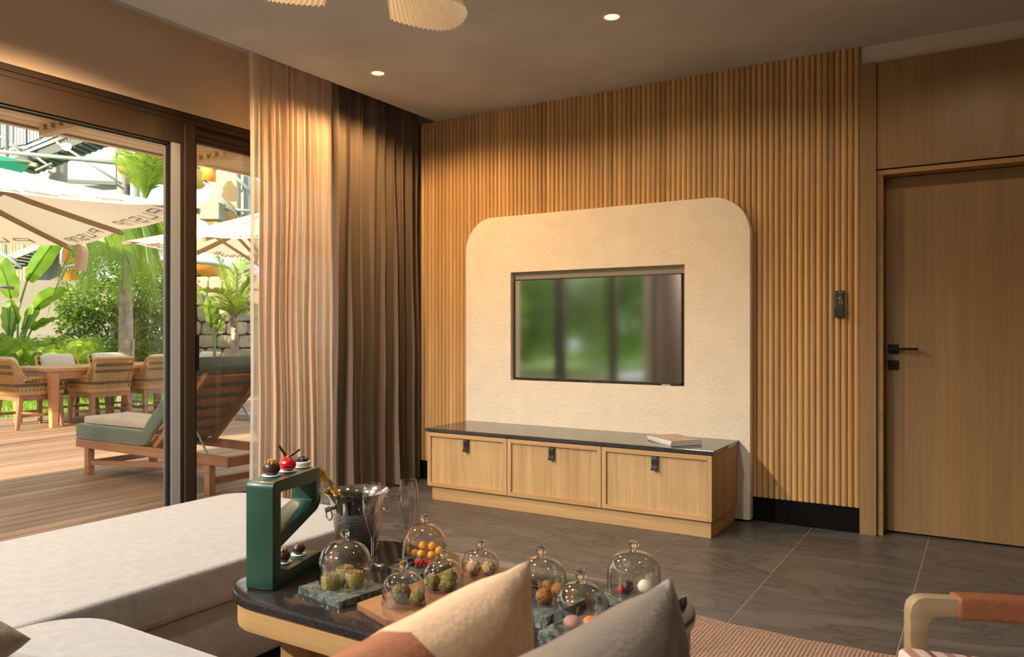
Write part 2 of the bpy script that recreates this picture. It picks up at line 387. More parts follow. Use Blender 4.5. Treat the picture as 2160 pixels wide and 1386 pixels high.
# ================================================================== TV WALL FURNITURE
# plaster panel with rounded shoulders and a niche
pn = thing('feature_panel', (-2.355, 4.93, 0), 'cream plaster wall panel with rounded top corners around the television', 'wall panel')
PX0, PX1, PZ0, PZ1 = -3.444, -1.267, .014, 2.068; NX0, NX1, NZ0, NZ1 = -3.037, -1.692, .839, 1.645
def panel():
    b = bmesh.new(); out = rrect(PX0, PX1, PZ0, PZ1, [.25,.25,0,0], 14); hol = [(NX0,NZ0),(NX1,NZ0),(NX1,NZ1),(NX0,NZ1)]
    E = []
    for lp in (out, hol):
        vs = [b.verts.new((x, 4.93, z)) for x, z in lp]; E += [b.edges.new((vs[i], vs[(i+1)%len(vs)])) for i in range(len(vs))]
    bmesh.ops.triangle_fill(b, use_beauty=True, use_dissolve=False, edges=E)
    g = bmesh.ops.extrude_face_region(b, geom=b.faces[:])
    for q in g['geom']:
        if isinstance(q, bmesh.types.BMVert): q.co.y = 4.999
    bmesh.ops.recalc_face_normals(b, faces=b.faces)
    m = M(); vi = {v: i for i, v in enumerate(b.verts)}
    m.add([tuple(v.co) for v in b.verts], [tuple(vi[v] for v in f.verts) for f in b.faces]); b.free(); return m
panel().build('plaster_slab', m_plaster, pn, 30)
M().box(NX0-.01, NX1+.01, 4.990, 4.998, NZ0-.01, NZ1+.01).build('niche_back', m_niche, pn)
tv = thing('television', (-2.372, 4.98, .845), 'flat television recessed in the cream panel reflecting the garden', 'television')
TX0, TX1, TZ0, TZ1 = -3.024, -1.719, .845, 1.590
M().box(TX0, TX1, 4.966, 4.988, TZ0, TZ1).build('housing', m_black, tv, bevel=.002)
b = .008; k = M()
for q in ((TX0,TX0+b,TZ0,TZ1),(TX1-b,TX1,TZ0,TZ1),(TX0,TX1,TZ1-b,TZ1),(TX0,TX1,TZ0,TZ0+.014)): k.box(q[0],q[1],4.960,4.967,q[2],q[3])
k.build('bezel', flat('tv bezel', (.05,.05,.05), .3, metal=.6), tv)
m_scr = flat('tv screen', (.006,.007,.006), .07); m_scr.node_tree.nodes['Principled BSDF'].inputs['IOR'].default_value = 7.0
M().box(TX0+b, TX1-b, 4.963, 4.966, TZ0+.014, TZ1-b).build('screen', m_scr, tv)
M().box(-1.86, -1.80, 4.958, 4.966, TZ0-.006, TZ0+.004).build('badge', m_edge, tv)
M().box(-2.385, -2.375, 4.959, 4.963, TZ0+.003, TZ0+.009).build('standby_dot', m_edge, tv)
# console
cb = thing('media_console', (-2.38, 4.65, 0), 'long low oak cabinet with three fronts and leather pulls', 'cabinet')
CX0, CX1 = -3.405, -1.343
M().box(-3.385, -1.36, 4.425, 4.925, 0, .10).build('plinth', m_oakx, cb, bevel=.002)
M().box(CX0, CX1, 4.418, 4.925, .10, .487).build('carcass', m_oak, cb, bevel=.002)
for x_ in (-2.7335,-2.0415): M().box(x_-.004, x_+.004, 4.414, 4.419, .102, .486).build('gap_shade_strip', m_black, cb)  # black strips paint the shade into the gaps between fronts
m_leather = flat('black leather', (.014,.012,.011), .5, 90, .3, .3)
m_shadow = flat('dark groove', (.16,.085,.03), .8)
for i, (a, bb) in enumerate(((-3.403,-2.736),(-2.731,-2.044),(-2.039,-1.345))):
    f = M().box(a, bb, 4.408, 4.418, .103, .484).build('drawer_front', m_oak, cb, bevel=.001)
    s = .028; z0, z1 = .103, .484
    M().box(a, a+s, 4.390, 4.409, z0, z1).build('stile', m_oak, f, bevel=.002)
    M().box(bb-s, bb, 4.390, 4.409, z0, z1).build('stile', m_oak, f, bevel=.002)
    M().box(a+s, bb-s, 4.390, 4.409, z1-s, z1).build('rail', m_oakx, f, bevel=.002)
    M().box(a+s, bb-s, 4.390, 4.409, z0, z0+s).build('rail', m_oakx, f, bevel=.002)
    cx = (-3.066, -2.393, -1.692)[i]
    tb = M()
    def strap(u, v, cx=cx):
        pth = [(4.400,.452),(4.385,.455),(4.380,.440),(4.382,.400),(4.376,.378)]
        q = v*(len(pth)-1); j = min(int(q), len(pth)-2); t = q-j
        return (cx-.018+.036*u, pth[j][0]*(1-t)+pth[j+1][0]*t, pth[j][1]*(1-t)+pth[j+1][1]*t)
    tb.grid(strap, 2, 12); tb.grid(lambda u,v: tuple(Vector(strap(u,v))+Vector((0,.004,-.001))), 2, 12)
    tb.box(cx-.019, cx+.019, 4.372, 4.383, .372, .382).box(cx-.018,cx+.018,4.384,4.403,.446,.456)
    tb.build('pull', m_leather, f, 40)
wt = M().box(-3.421, -1.335, 4.388, 4.926, .489, .513).build('console_worktop', m_granite, None, bevel=.002)
tag(wt, 'thin polished dark stone top lying on the oak cabinet', 'worktop')
# magazines
def mag(z, rot, dx, label, cols, th=.011):
    t = thing('magazine', (-1.668+dx, 4.665, z), label, 'magazine', 'magazines on the cabinet', rot)
    m, n, p = nt('magazine cover'); setp(p, rough=.3)
    v = texco(n, (3,9,1)); c = ramp(n, noi(n, v, 3.0, 5, .6, 1.0), cols); n.links.new(c, p.inputs['Base Color'])
    M().box(-.108, .105, -.143, .143, .001, th-.001).build('pages', flat('paper', (.75,.74,.72), .8), t, world=False)
    M().box(-.11, .108, -.145, .145, th-.001, th).box(-.11,.108,-.145,.145,0,.001).build('cover', m, t, world=False)
    M().box(-.1115, -.1085, -.145, .145, 0, th).build('spine', flat('white spine', (.8,.82,.84), .4), t, world=False)
    return t
mag(.513, -.66-.0+PI/2-.05, .004, 'lower magazine of the pair with pale spine', [(.3,(.45,.43,.4)),(.7,(.7,.68,.64))])
mag(.5245, -.66+PI/2, 0, 'upper magazine with brown landscape cover', [(.3,(.10,.07,.04)),(.45,(.30,.24,.14)),(.55,(.5,.3,.2)),(.7,(.62,.50,.40))], .013)
# remote on the slats
rm = thing('remote_control', (-.749, 4.99, 1.29), 'black remote control hung on the oak slats near the door', 'remote')
M().box(-.774, -.724, 4.980, 5.0, 1.291, 1.447).build('body', flat('black plastic', (.02,.02,.02), .35), rm, bevel=.004)
M().box(-.777, -.721, 4.974, 5.0005, 1.287, 1.345).build('holder', flat('black plastic holder', (.013,.013,.013), .4), rm, bevel=.003)
m_btn = flat('grey button', (.32,.31,.29), .5); m_btn2 = flat('dark button', (.06,.06,.06), .4)
for r_ in range(6):
    for c_ in range(3):
        if r_ in (2,3) : continue
        q = M().lathe([(0,0),(.0042,0),(.0042,.002),(0,.0022)], n=10).xf(Matrix.Translation((-.762+.013*c_, 4.980, 1.436-r_*.0135)) @ Matrix.Rotation(PI/2,4,'X'))
        q.build('button', m_btn if (c_ > 0 and r_ != 1) else m_btn2, rm)
q = M().lathe([(.007,0),(.0165,0),(.0165,.0018),(.007,.0018)], n=20).xf(Matrix.Translation((-.749, 4.980, 1.402)) @ Matrix.Rotation(PI/2,4,'X')); q.build('ring_button', m_btn2, rm)
q = M().lathe([(0,0),(.006,0),(.006,.002),(0,.002)], n=14).xf(Matrix.Translation((-.749, 4.980, 1.402)) @ Matrix.Rotation(PI/2,4,'X')); q.build('button', m_btn, rm)

# ------------------------------------------------------------------ ceiling lamps
m_lens = glow('lamp lens', (1.0,.60,.22), 2.6); m_ring = flat('lamp ring', (.80,.55,.32), .5)  # ring tinted orange so its colour carries the lens glow
def downlight(x, y, label, power=42, color=(1.0,.58,.24)):
    t = thing('downlight', (x, y, ZC), label, 'ceiling light', 'recessed ceiling downlights')
    M().lathe([(.040,-.001),(.044,-.004),(.056,-.003),(.058,0),(.040,0)], (x,y,ZC), 28).build('ring', m_ring, t, 40)
    M().lathe([(0,-.0015),(.041,-.0015),(.041,0),(0,0)], (x,y,ZC), 28).build('lens', m_lens, t)
    l = bpy.data.lights.new('downlight_beam', 'SPOT'); l.energy = power; l.color = color; l.spot_size = math.radians(162); l.spot_blend = .35; l.shadow_soft_size = .04
    o = bpy.data.objects.new('downlight_beam', l); C.objects.link(o); o.parent = t; o.location = (0,0,-.03)
WARM, NEUT = (1.0,.58,.24), (1.0,.94,.86)  # NEUT: unseen lamps added as fill in place of window daylight
downlight(-3.405, 3.865, 'glowing ceiling downlight nearest the brown curtain', 60)
downlight(-1.721, 3.835, 'glowing ceiling downlight above the cream panel', 16, (1,.74,.48))
downlight(-.04, 3.835, 'ceiling downlight in front of the door, beyond the right edge', 8, (1,.74,.48))
downlight(-3.405, 2.1, 'ceiling downlight above the chaise, out of frame', 125, (1,.64,.34))
downlight(-3.405, .35, 'added ceiling fill light over the left end of the sofa, out of frame', 110, NEUT)
downlight(-1.721, .35, 'added ceiling fill light above the sofa pillows, out of frame', 8, NEUT)
downlight(-.04, 2.1, 'added ceiling fill light above the armchair, out of frame', 6, NEUT)
downlight(-.04, .35, 'added ceiling fill light right behind the camera, out of frame', 3, NEUT)
downlight(-3.405, -1.4, 'added ceiling fill light in the rear corner by the glass, out of frame', 480, NEUT)
downlight(-1.721, -1.4, 'added ceiling fill light in the middle of the rear row, out of frame', 160, NEUT)
# pleated fabric pendant
HX, HY, HZ = -1.80, 2.0, 2.60
pd = thing('pendant_lamp', (HX, HY, 2.9), 'pendant lamp of cream pleated fabric petals hanging at the top edge', 'pendant lamp')
m_pleat = cloth('pleated silk', (.62,.50,.34), .35, 0, (.75,.60,.40), 60, .1)
M().lathe([(0,0),(.07,0),(.07,-.02),(.012,-.03),(.012,-.30),(.035,-.31),(.035,-.40),(0,-.41)], (HX,HY,2.9), 20).build('stem', flat('brass', (.5,.34,.14), .3, metal=1), pd, 40)
for k, (ang, L, dz) in enumerate(((87,.42,.035),(196,.40,.02),(275,.40,0),(2,.40,.0))):
    a0 = math.radians(ang)
    def petal(u, v, a0=a0, L=L, dz=dz):
        t = (u-.5)*1.05; r = .03 + v*L
        pl = .004*(1 if int(round(u*56)) % 2 else -1)*(.2+.8*v)
        rr = r*math.sqrt(1-.75*(t/.62)**2)
        q = a0 + t
        z = HZ - .04 - dz + .06*math.sin(v*PI*.8) - .17*v*v + pl
        return (HX + rr*math.cos(q), HY + rr*math.sin(q), z + .008*v*math.sin(u*9))
    M().grid(petal, 56, 12).build('petal', m_pleat, pd, recalc=False)
bl = bpy.data.lights.new('pendant_bulb', 'POINT'); bl.energy = 4; bl.color = (1,.86,.66); bl.shadow_soft_size = .10
bo = bpy.data.objects.new('pendant_bulb', bl); C.objects.link(bo); bo.parent = pd; bo.location = (0,0,-.52)
# ================================================================== SOFA
sf = thing('corner_sofa', (-1.6, .6, 0), 'beige fabric corner sofa with long chaise beside the glass doors', 'sofa')
def slab(poly, z0, z1, bev, name, mat=m_sofa, seg=3, crown=0.0):
    return M().prism(poly, z0, z1, lambda a,b,t: (a,b,t)).build(name, mat, sf, 40, bevel=bev, seg=seg)
ch = rrect(-3.135, -2.182, -.9, 2.545, [.13,.13,.02,.02], 8)
slab(ch, .285, .42, .022, 'chaise_cushion')
slab(rrect(-3.125, -2.195, -.9, 2.53, [.13,.13,.02,.02], 8), .05, .283, .015, 'chaise_base')
M().tube([(x,y,.397) for x,y in rrect(-3.136,-2.179,-.9,2.548,[.132,.132,.02,.02],8)], .0055, 6).build('piping', m_sofa, sf, True)
st2 = rrect(-2.168, .55, .30, 1.215, [.05,.17,.02,.02], 10)
slab(st2, .285, .425, .03, 'seat_cushion', seg=4)
slab(rrect(-2.155, .54, .30, 1.195, [.05,.16,.02,.02], 8), .05, .283, .015, 'seat_base')
slab(rrect(-2.168, .55, -.02, .26, .06, 5), .05, .78, .03, 'backrest')
for x, y in ((-3.05,2.45),(-2.28,2.45),(-3.05,-.7),(.45,.12),(.45,1.1),(-2.05,1.1)):
    M().lathe([(0,0),(.025,0),(.025,.055),(0,.055)], (x,y,0), 12).build('foot', m_black, sf)
# ------------------------------------------------------------------ pillows
m_cream = flat('cream velvet', (.66,.44,.26), .8, 60, .08, .15, 120, sheen=.2)
m_terra = flat('terracotta velvet', (.30,.085,.022), .8, 60, .1, .15, 120, sheen=.15)
m_taupe = flat('taupe velvet', (.15,.115,.082), .75, 60, .1, .15, 120, sheen=.25)
def pillow(name, c, w, h, t, mats, label, rot, split=None, seed=0, wr=.02):
    N = 36; m = M()
    for side in (1, -1):
        def fn(u, v, side=side):
            a, b = 2*u-1, 2*v-1
            th = t*side*(max(0, (1-a**4)*(1-b**4))**.55)
            q = 1-.07*(1-b*b); q2 = 1-.07*(1-a*a)
            y, z = a*w/2*q, b*h/2*q2
            e = min(1, 4*(1-max(abs(a),abs(b))))
            cr = Vector((y*7+seed, z*7, side*3)); k = noise.noise(cr)*wr*e + .5*wr*e*noise.noise(Vector((y*16+z*9+seed, z*5, side)))
            # creases radiating from the corners
            d1 = math.hypot(1-a, 1-b); k += e*wr*.8*math.sin(9*math.atan2(1-b+.01, 1-a+.01))*math.exp(-d1*1.3)
            return (th + k*side, y, z)
        n0 = len(m.f); m.grid(fn, N, N)
        if split is not None:
            for i in range(n0, len(m.f)):
                y = sum(m.v[j][1] for j in m.f[i])/4; z = sum(m.v[j][2] for j in m.f[i])/4
                m.m[i] = 1 if y + .06*z < split else 0
    o = m.build(name, mats, None, True)
    o.location = c; o.rotation_euler = rot
    return tag(o, label, 'pillow')
pillow('throw_pillow', (-.530, .567, .674), .53, .50, .085, [m_cream, m_terra], 'cream velvet pillow with terracotta half, standing in the near foreground', (math.radians(-1), math.radians(11), math.radians(1)), .045, 2)
pillow('throw_pillow', (-.362, .60, .672), .53, .50, .085, [m_taupe], 'grey brown velvet pillow at the bottom right of the table', (math.radians(-1), math.radians(11), math.radians(0)), None, 9)
pillow('throw_pillow', (-1.985, .632, .518), .46, .46, .085, [m_taupe], 'brown pillow corner at the bottom left of the picture', (0, math.radians(90), math.radians(12)), None, 5)

# ================================================================== COFFEE TABLE
tb = thing('coffee_table', (-1.21, 1.68, 0), 'low oak coffee table with polished black stone top and rounded corners', 'coffee table')
m_toak = wood('table oak', (.38,.22,.085), (.58,.37,.165), 'x', 45, .45)
TP = rrect(-1.815, -.612, 1.365, 2.0, .16, 10)
M().prism(TP, .472, .50, lambda a,b,t:(a,b,t)).build('stone_top', m_stone, tb, 40, bevel=.004)
M().prism(rrect(-1.803,-.624,1.377,1.988,.15,10), .405, .472, lambda a,b,t:(a,b,t)).build('apron', m_toak, tb, 40, bevel=.004)
m_toakz = wood('table oak upright', (.34,.19,.075), (.52,.32,.14), 'z', 45, .45)
for x in (-1.69, -.86):
    M().prism(rrect(x, x+.13, 1.50, 1.86, .02, 4), .013, .406, lambda a,b,t:(a,b,t)).build('leg', m_toakz, tb, 40)

# ------------------------------------------------------------------ green dessert stand
m_green = flat('green lacquer', (.010,.050,.031), .38, coat=.2)
A = math.atan2(.249, -.072); L_, H_, Wd = .259, .294, .081
SM = Matrix.Translation((-1.636,1.435,.5)) @ Matrix.Rotation(A, 4, 'Z')     # local x along, y to the left(-)
ds = thing('dessert_stand', (-1.71, 1.56, .5), 'dark green lacquered dessert stand with slanted openings at the left of the table', 'dessert stand')
def loopmesh(outer, holes):
    b_ = bmesh.new(); E_ = []
    for lp in [outer]+holes:
        vs = [b_.verts.new((x, 0, z)) for x, z in lp]; E_ += [b_.edges.new((vs[i], vs[(i+1)%len(vs)])) for i in range(len(vs))]
    bmesh.ops.triangle_fill(b_, use_beauty=True, use_dissolve=False, edges=E_)
    g = bmesh.ops.extrude_face_region(b_, geom=b_.faces[:])
    for q in g['geom']:
        if isinstance(q, bmesh.types.BMVert): q.co.y = Wd
    m = M(); vi = {v: i for i, v in enumerate(b_.verts)}
    m.add([tuple(v.co) for v in b_.verts], [tuple(vi[v] for v in f.verts) for f in b_.faces]); b_.free(); return m
def rnd_poly(P, R, n=5):
    out = []
    for i, (p, r) in enumerate(zip(P, R)):
        a = Vector(P[i-1]); c = Vector(P[(i+1)%len(P)]); p = Vector(p)
        if r <= 0: out.append(tuple(p)); continue
        d1 = (a-p).normalized(); d2 = (c-p).normalized()
        for k in range(n+1):
            t = k/n; out.append(tuple((p+d1*r)*(1-t)**2 + p*2*t*(1-t) + (p+d2*r)*t*t))
    return out
outer = rnd_poly([(0,0),(L_,0),(L_,.130*H_),(.155*L_,.126*H_),(.155*L_,.376*H_),(L_,.555*H_),(L_,H_),(0,H_)], [.012,.003,.003,.002,.004,.030,.022,.022])
outer = rnd_poly([(0,0),(L_,0),(L_,.135*H_),(.155*L_,.126*H_),(.155*L_,.376*H_),(.99*L_,.535*H_+.02),(L_,H_),(0,H_)], [.010,.003,.003,.002,.004,.030,.020,.020])
hole = rnd_poly([(.155*L_,.51*H_),(.885*L_,.675*H_),(.885*L_,.872*H_),(.155*L_,.888*H_)], [.003]*4, 2)
loopmesh(outer, [hole]).xf(SM).build('body', m_green, ds, 35, bevel=.0015)
m_white = flat('white card', (.80,.80,.80), .5); m_choc = flat('dark chocolate', (.055,.022,.012), .3, 30, .4, .4, 60); m_nut = flat('toasted nut', (.45,.24,.07), .5, 60, .4)
m_red = flat('red glaze', (.50,.006,.014), .12, coat=.6); m_bberry = flat('blueberry', (.018,.020,.034), .35, 80, .4); m_leafchoc = flat('chocolate shard', (.045,.016,.010), .25)
m_vanilla = flat('vanilla shell', (.82,.72,.58), .5)
def saucer(c, r=.025): return M().lathe([(0,0),(r,0),(r+.002,.0025),(r-.002,.003),(0,.002)], c, 20)
ZT = .5+H_+.001
p = thing('chocolate_pastry', (-1.715,1.500,ZT), 'chocolate dome pastry topped with chopped nuts on the green stand', 'pastry')
saucer((-1.715,1.500,ZT)).build('card', m_white, p, True)
dm = M().ball((-1.715,1.500,ZT+.021), .0245, 16, 10, .12, 3, sc=(1,1,.82)).build('dome', m_choc, p, True)
k = M(); R = random.Random(4)
for i in range(46):
    a = R.uniform(0,6.28); q = .019*math.sqrt(R.random()); k.ball((-1.715+q*math.cos(a), 1.5+q*math.sin(a), ZT+.021+.0205*math.sqrt(1-(q/.0245)**2)+R.uniform(-.001,.004)), R.uniform(.0022,.0040), 6, 4, .4, 4)
k.build('chopped_nuts', m_nut, dm)
p = thing('cherry_pastry', (-1.727,1.571,ZT), 'glossy red dome pastry with two chocolate shards', 'pastry')
saucer((-1.727,1.571,ZT)).build('card', m_white, p, True)
dm = M().ball((-1.727,1.571,ZT+.021), .0245, 20, 12, sc=(1,1,.85)).build('dome', m_red, p, True)
for dx, tz, tw in ((-.012,.032,1), (.016,.022,-1)):
    M().grid(lambda u,v: (-1.727+dx*.2+dx*1.6*v+.004*(u-.5), 1.571+dx*v+.008*(u-.5), ZT+.040+tz*v+.004*math.sin(u*PI)), 4, 6).build('chocolate_shard', m_leafchoc, dm)
M().ball((-1.727,1.571,ZT+.0425), .004, 8, 5).build('gold_leaf', m_nut, dm)
p = thing('blueberry_tartlet', (-1.748,1.645,ZT), 'white tartlet heaped with blueberries on the green stand', 'pastry')
saucer((-1.748,1.645,ZT)).build('card', m_white, p, True)
dm = M().lathe([(0,.004),(.020,.004),(.027,.016),(.024,.018),(0,.014)], (-1.748,1.645,ZT), 20).build('tart_shell', m_vanilla, p, True)
for i in range(9):
    a = i*2.4; q = .0045*math.sqrt(i)+.001
    M().ball((-1.748+q*math.cos(a), 1.645+q*math.sin(a), ZT+.026-.5*q+.002), .0075, 10, 7).build('blueberry', m_bberry, dm, True)
ZB = .5+.130*H_+.001
for (x, y, lab, nut) in ((-1.715,1.545,'nut topped chocolate truffle, near one on the green stand foot',1),(-1.738,1.622,'plain cocoa truffle, far one on the green stand foot',0)):
    p = thing('chocolate_truffle', (x,y,ZB), lab, 'truffle')
    saucer((x,y,ZB), .021).build('card', m_white, p, True)
    dm = M().ball((x,y,ZB+.018), .019, 14, 9, .2, 6, sc=(1,1,.88)).build('truffle', m_choc, p, True)
    if nut:
        k = M()
        for i in range(10): k.ball((x+R.uniform(-.008,.008), y+R.uniform(-.008,.008), ZB+.035+R.uniform(-.001,.005)), .0035, 6, 4, .4, 4)
        k.build('chopped_nuts', m_nut, dm)
# ------------------------------------------------------------------ bucket, bottle, flutes
m_steel = flat('polished steel', (.62,.60,.58), .13, metal=1.0)
m_frost = flat('misted steel', (.52,.51,.49), .2, 160, .25, .25, 190, metal=1.0)
m_glass, n_, p_ = nt('solid glass'); setp(p_, rough=0.0, trans=1.0, ior=1.45); p_.inputs['Base Color'].default_value = (1,1,1,1)
m_shell = clear('glass shell', (.965,.965,.965), 1.5, 0, .045, 2.0)
BX, BY = -1.715, 1.85
bk = thing('ice_bucket', (BX,BY,.5), 'steel champagne bucket with flared rim and condensation', 'ice bucket')
bkb = M().lathe([(0,.002),(.060,.002),(.063,.006),(.081,.130)], (BX,BY,.5), 40).build('body', m_frost, bk, 40)
M().lathe([(.081,.130),(.086,.165),(.094,.180),(.103,.189),(.104,.192),(.101,.192),(.091,.182),(.083,.165),(.058,.008),(0,.008)], (BX,BY,.5), 40).build('rim', m_steel, bk, 40)
for sgn in (1,-1):
    dv = Vector((-.25,-.97,0))*sgn; c = Vector((BX,BY,.5+.150)) + dv*.085
    h = M().tube([c, c+dv*.02], .006, 8).ball(c+dv*.024, .010, 12, 8)
    tp = dv.cross(Vector((0,0,1)))
    h.tube([c+dv*.018+Vector((0,0,-.004))+tp*.017*math.cos(a)+Vector((0,0,.017*math.sin(a)-.014)) for a in [2*PI*i/20 for i in range(21)]], .0028, 6)
    h.build('handle_ring', m_steel, bkb, True)
bt = thing('champagne_bottle', (BX,BY,.52), 'gold foiled champagne bottle leaning inside the bucket', 'bottle')
m_gold = flat('gold foil', (.62,.36,.07), .25, 40, .3, .4, 60, metal=1.0)
ax = Vector((-.60,-.18,.78)).normalized(); b0 = Vector((BX+.045,BY+.012,.520))
rot = ax.to_track_quat('Z','Y').to_matrix().to_4x4(); TM = Matrix.Translation(b0) @ rot
M().lathe([(0,.005),(.034,.005),(.036,.02),(.036,.12),(.030,.155),(.018,.185),(.0145,.20)], n=24).xf(TM).build('glass_body', flat('green bottle glass', (.012,.03,.012), .1), bt, True)
fo = M().lathe([(.0185,.180),(.0155,.20),(.0145,.225),(.0145,.275),(.0165,.280),(.0165,.295),(.014,.302),(0,.303)], n=24).xf(TM).build('foil', m_gold, bt, 50)
M().lathe([(.0152,.228),(.0152,.248)], n=24).xf(TM).build('neck_label', flat('brown neck label', (.10,.05,.03), .5), fo, True)
def flute(x, y, label):
    t = thing('champagne_flute', (x,y,.5), label, 'flute', 'champagne flutes on the table')
    bw = M().lathe([(.0055,.088),(.012,.110),(.022,.140),(.0285,.172),(.030,.190),(.0285,.215),(.0245,.245)], (x,y,.5), 32).build('bowl', m_shell, t, True)
    M().lathe([(.0245,.245),(.0252,.246),(.0240,.2465),(.0236,.245)], (x,y,.5), 32).build('lip', m_shell, bw, True)
    M().lathe([(0,.0005),(.036,.0005),(.037,.002),(.034,.0035),(.012,.006),(.005,.014),(.0036,.03),(.0036,.07),(.0055,.089),(.003,.094),(0,.095)], (x,y,.5), 28).build('foot', m_glass, t, True)
flute(-1.561, 1.747, 'champagne flute directly in front of the steel bucket')
flute(-1.508, 1.852, 'champagne flute farther right, nearest the tall berry dome')
# ------------------------------------------------------------------ boards
m_marble, n_, p_ = nt('green marble'); setp(p_, rough=.28)
v_ = texco(n_, (1,1,1)); n_.links.new(ramp(n_, noi(n_, v_, 28, 6, .6, 2.2), [(.3,(.025,.036,.030)),(.5,(.075,.095,.082)),(.62,(.17,.20,.175)),(.75,(.05,.065,.056))]), p_.inputs['Base Color'])
bump(n_, p_, noi(n_, v_, 60, 3), .15, .003)
def marble(cx, cy, w, d, rz, label, seed):
    R = random.Random(seed); P = []; n1 = 22; hw, hd = w/2, d/2
    per = [(-hw,-hd,1,0,w),(hw,-hd,0,1,d),(hw,hd,-1,0,w),(-hw,hd,0,-1,d)]
    m = M(); top = []; bot = []
    for (x, y, dx, dy, L) in per:
        k = int(L/.0075)
        for i in range(k):
            s = L*i/k; e = abs(math.sin(s/.022*PI))**.5*.005 + R.uniform(0,.001)
            if i == 0: e = .0
            nx, ny = -dy, dx
            top.append((x+dx*s+nx*(.006-e), y+dy*s+ny*(.006-e), .018)); bot.append((x+dx*s+nx*(.006-e)*.2+R.uniform(-.001,.001), y+dy*s+ny*(.006-e)*.2, 0))
    n = len(top); m.add(top+bot, [tuple(range(n)), tuple(range(2*n-1,n-1,-1))] + [(i,n+i,n+(i+1)%n,(i+1)%n) for i in range(n)])
    o = m.build('marble_board', m_marble); o.location = (cx, cy, .5005); o.rotation_euler = (0,0,rz)
    return tag(o, label, 'serving board', 'chipped green marble boards')
marble(-1.468, 1.527, .185, .16, math.radians(-9), 'green marble board under the dome of green pastry rolls', 1)
marble(-1.412, 1.790, .128, .16, math.radians(-4), 'green marble board under the tall dome of berries', 2)
marble(-.970, 1.712, .18, .165, math.radians(-8), 'green marble board carrying brown and orange truffles', 3)
marble(-.782, 1.585, .165, .13, math.radians(-6), 'green marble board under the front dome behind the grey pillow', 4)
marble(-.765, 1.880, .19, .155, math.radians(-12), 'green marble board at the far right of the table', 5)
marble(-1.005, 1.52, .16, .12, math.radians(-8), 'green marble board half hidden behind the cream pillow', 6)
m_board = wood('acacia board', (.17,.070,.030), (.32,.15,.07), 'y', 30, .42)
wbd = M().prism(rnd_poly([(-1.350,1.452),(-1.215,1.405),(-1.12,1.42),(-1.125,1.88),(-1.21,1.90),(-1.315,1.885),(-1.325,1.66)], [.006,.01,.02,.03,.03,.02,.05]), .5005, .518, lambda a,b,t:(a,b,t)).build('wooden_board', m_board, None, 40, bevel=.002)
tag(wbd, 'long reddish wooden serving board under three small domes', 'serving board')
# ------------------------------------------------------------------ glass cloches
def cloche(x, y, r, h, label, kr=.013):
    t = thing('glass_cloche', (x,y,.5185), label, 'glass dome', 'glass domes on the coffee table')
    P = [(r*1.02,0),(r,.004)]; s = h*.48; P.append((r*.995, s))
    for i in range(1, 11):
        a = PI/2*i/10; P.append((max(.006, r*.995*math.cos(a)**.8), s+(h-s)*math.sin(a)))
    dm = M().lathe(P, (x,y,.5185), 40).build('dome', m_shell, t, True)
    M().lathe([(r*1.02,0),(r*1.035,.002),(r*1.02,.004),(r*.99,.003),(r*.99,0)], (x,y,.5185), 40).build('rim', m_shell, dm, True)
    M().lathe([(0,h-.001),(kr*.9,h),(kr*.6,h+.004),(kr*.55,h+.007)] + [(kr*math.sin(a), h+.006+kr-kr*math.cos(a)) for a in [math.radians(d) for d in range(35,181,15)]], (x,y,.5185), 24).build('knob', m_glass, dm, True)
cloche(-1.478, 1.545, .070, .117, 'large glass dome over green pastry rolls beside the green stand')
cloche(-1.249, 1.514, .0535, .078, 'small glass dome on the near left end of the wooden board', .012)
cloche(-1.237, 1.665, .0535, .072, 'small glass dome in the middle of the wooden board', .011)
cloche(-1.211, 1.804, .0525, .070, 'small glass dome at the far end of the wooden board', .011)
cloche(-1.404, 1.795, .0655, .118, 'tall glass dome over orange and red berries', .012)
cloche(-.969, 1.722, .0655, .105, 'glass dome over brown and orange truffles between the pillows', .013)
cloche(-.790, 1.588, .0620, .108, 'front glass dome rising behind the grey brown pillow', .013)
cloche(-.785, 1.888, .070, .108, 'glass dome at the far right of the table', .014)
# ------------------------------------------------------------------ food
ZF = .519
m_pist = flat('pistachio dough', (.24,.20,.035), .6, 120, .3, .4, 160); m_kad = flat('kadaif nuts', (.34,.20,.06), .6, 200, .5, .6, 250)
for i, (x, y, lab) in enumerate(((-1.487,1.500,'green pastry roll nearest the front under the left dome'),(-1.445,1.548,'green pastry roll on the right under the left dome'),(-1.500,1.568,'green pastry roll at the back under the left dome'))):
    t = thing('pistachio_roll', (x,y,ZF), lab, 'pastry', 'green pastry rolls')
    wr_ = M().lathe([(0,0),(.0235,0),(.025,.004),(.025,.032),(.022,.036),(.019,.033),(0,.033)], (x,y,ZF), 22).build('wrap', m_pist, t, 50)
    k = M()
    for j in range(22): a = j*2.4; q = .0036*math.sqrt(j); k.ball((x+q*math.cos(a), y+q*math.sin(a), ZF+.034+random.uniform(0,.003)), .0042, 6, 4, .4, 5)
    k.build('filling', m_kad, wr_)
m_pball = flat('pistachio crumb', (.26,.22,.05), .8, 150, .6, .9, 200)
def foodball(name, x, y, r, mat, label, group, cat='truffle', amp=.26, fr=17, z=None, sc=(1,1,.95)):
    o = M().ball((0,0,r*sc[2]*.97), r, 30, 20, amp, fr, sc=sc).build(name, mat, None, True); o.location = (x, y, ZF if z is None else z)
    return tag(o, label, cat, group)
foodball('pistachio_ball', -1.256,1.512,.0245, flat('chocolate and pistachio', (.13,.10,.025), .5, 60, .7, .8, 120), 'chocolate ball dusted green, left one under the near small dome', 'green crumbed balls', fr=10)
foodball('pistachio_ball', -1.212,1.522,.018, m_pball, 'small green crumbed ball under the near small dome', 'green crumbed balls')
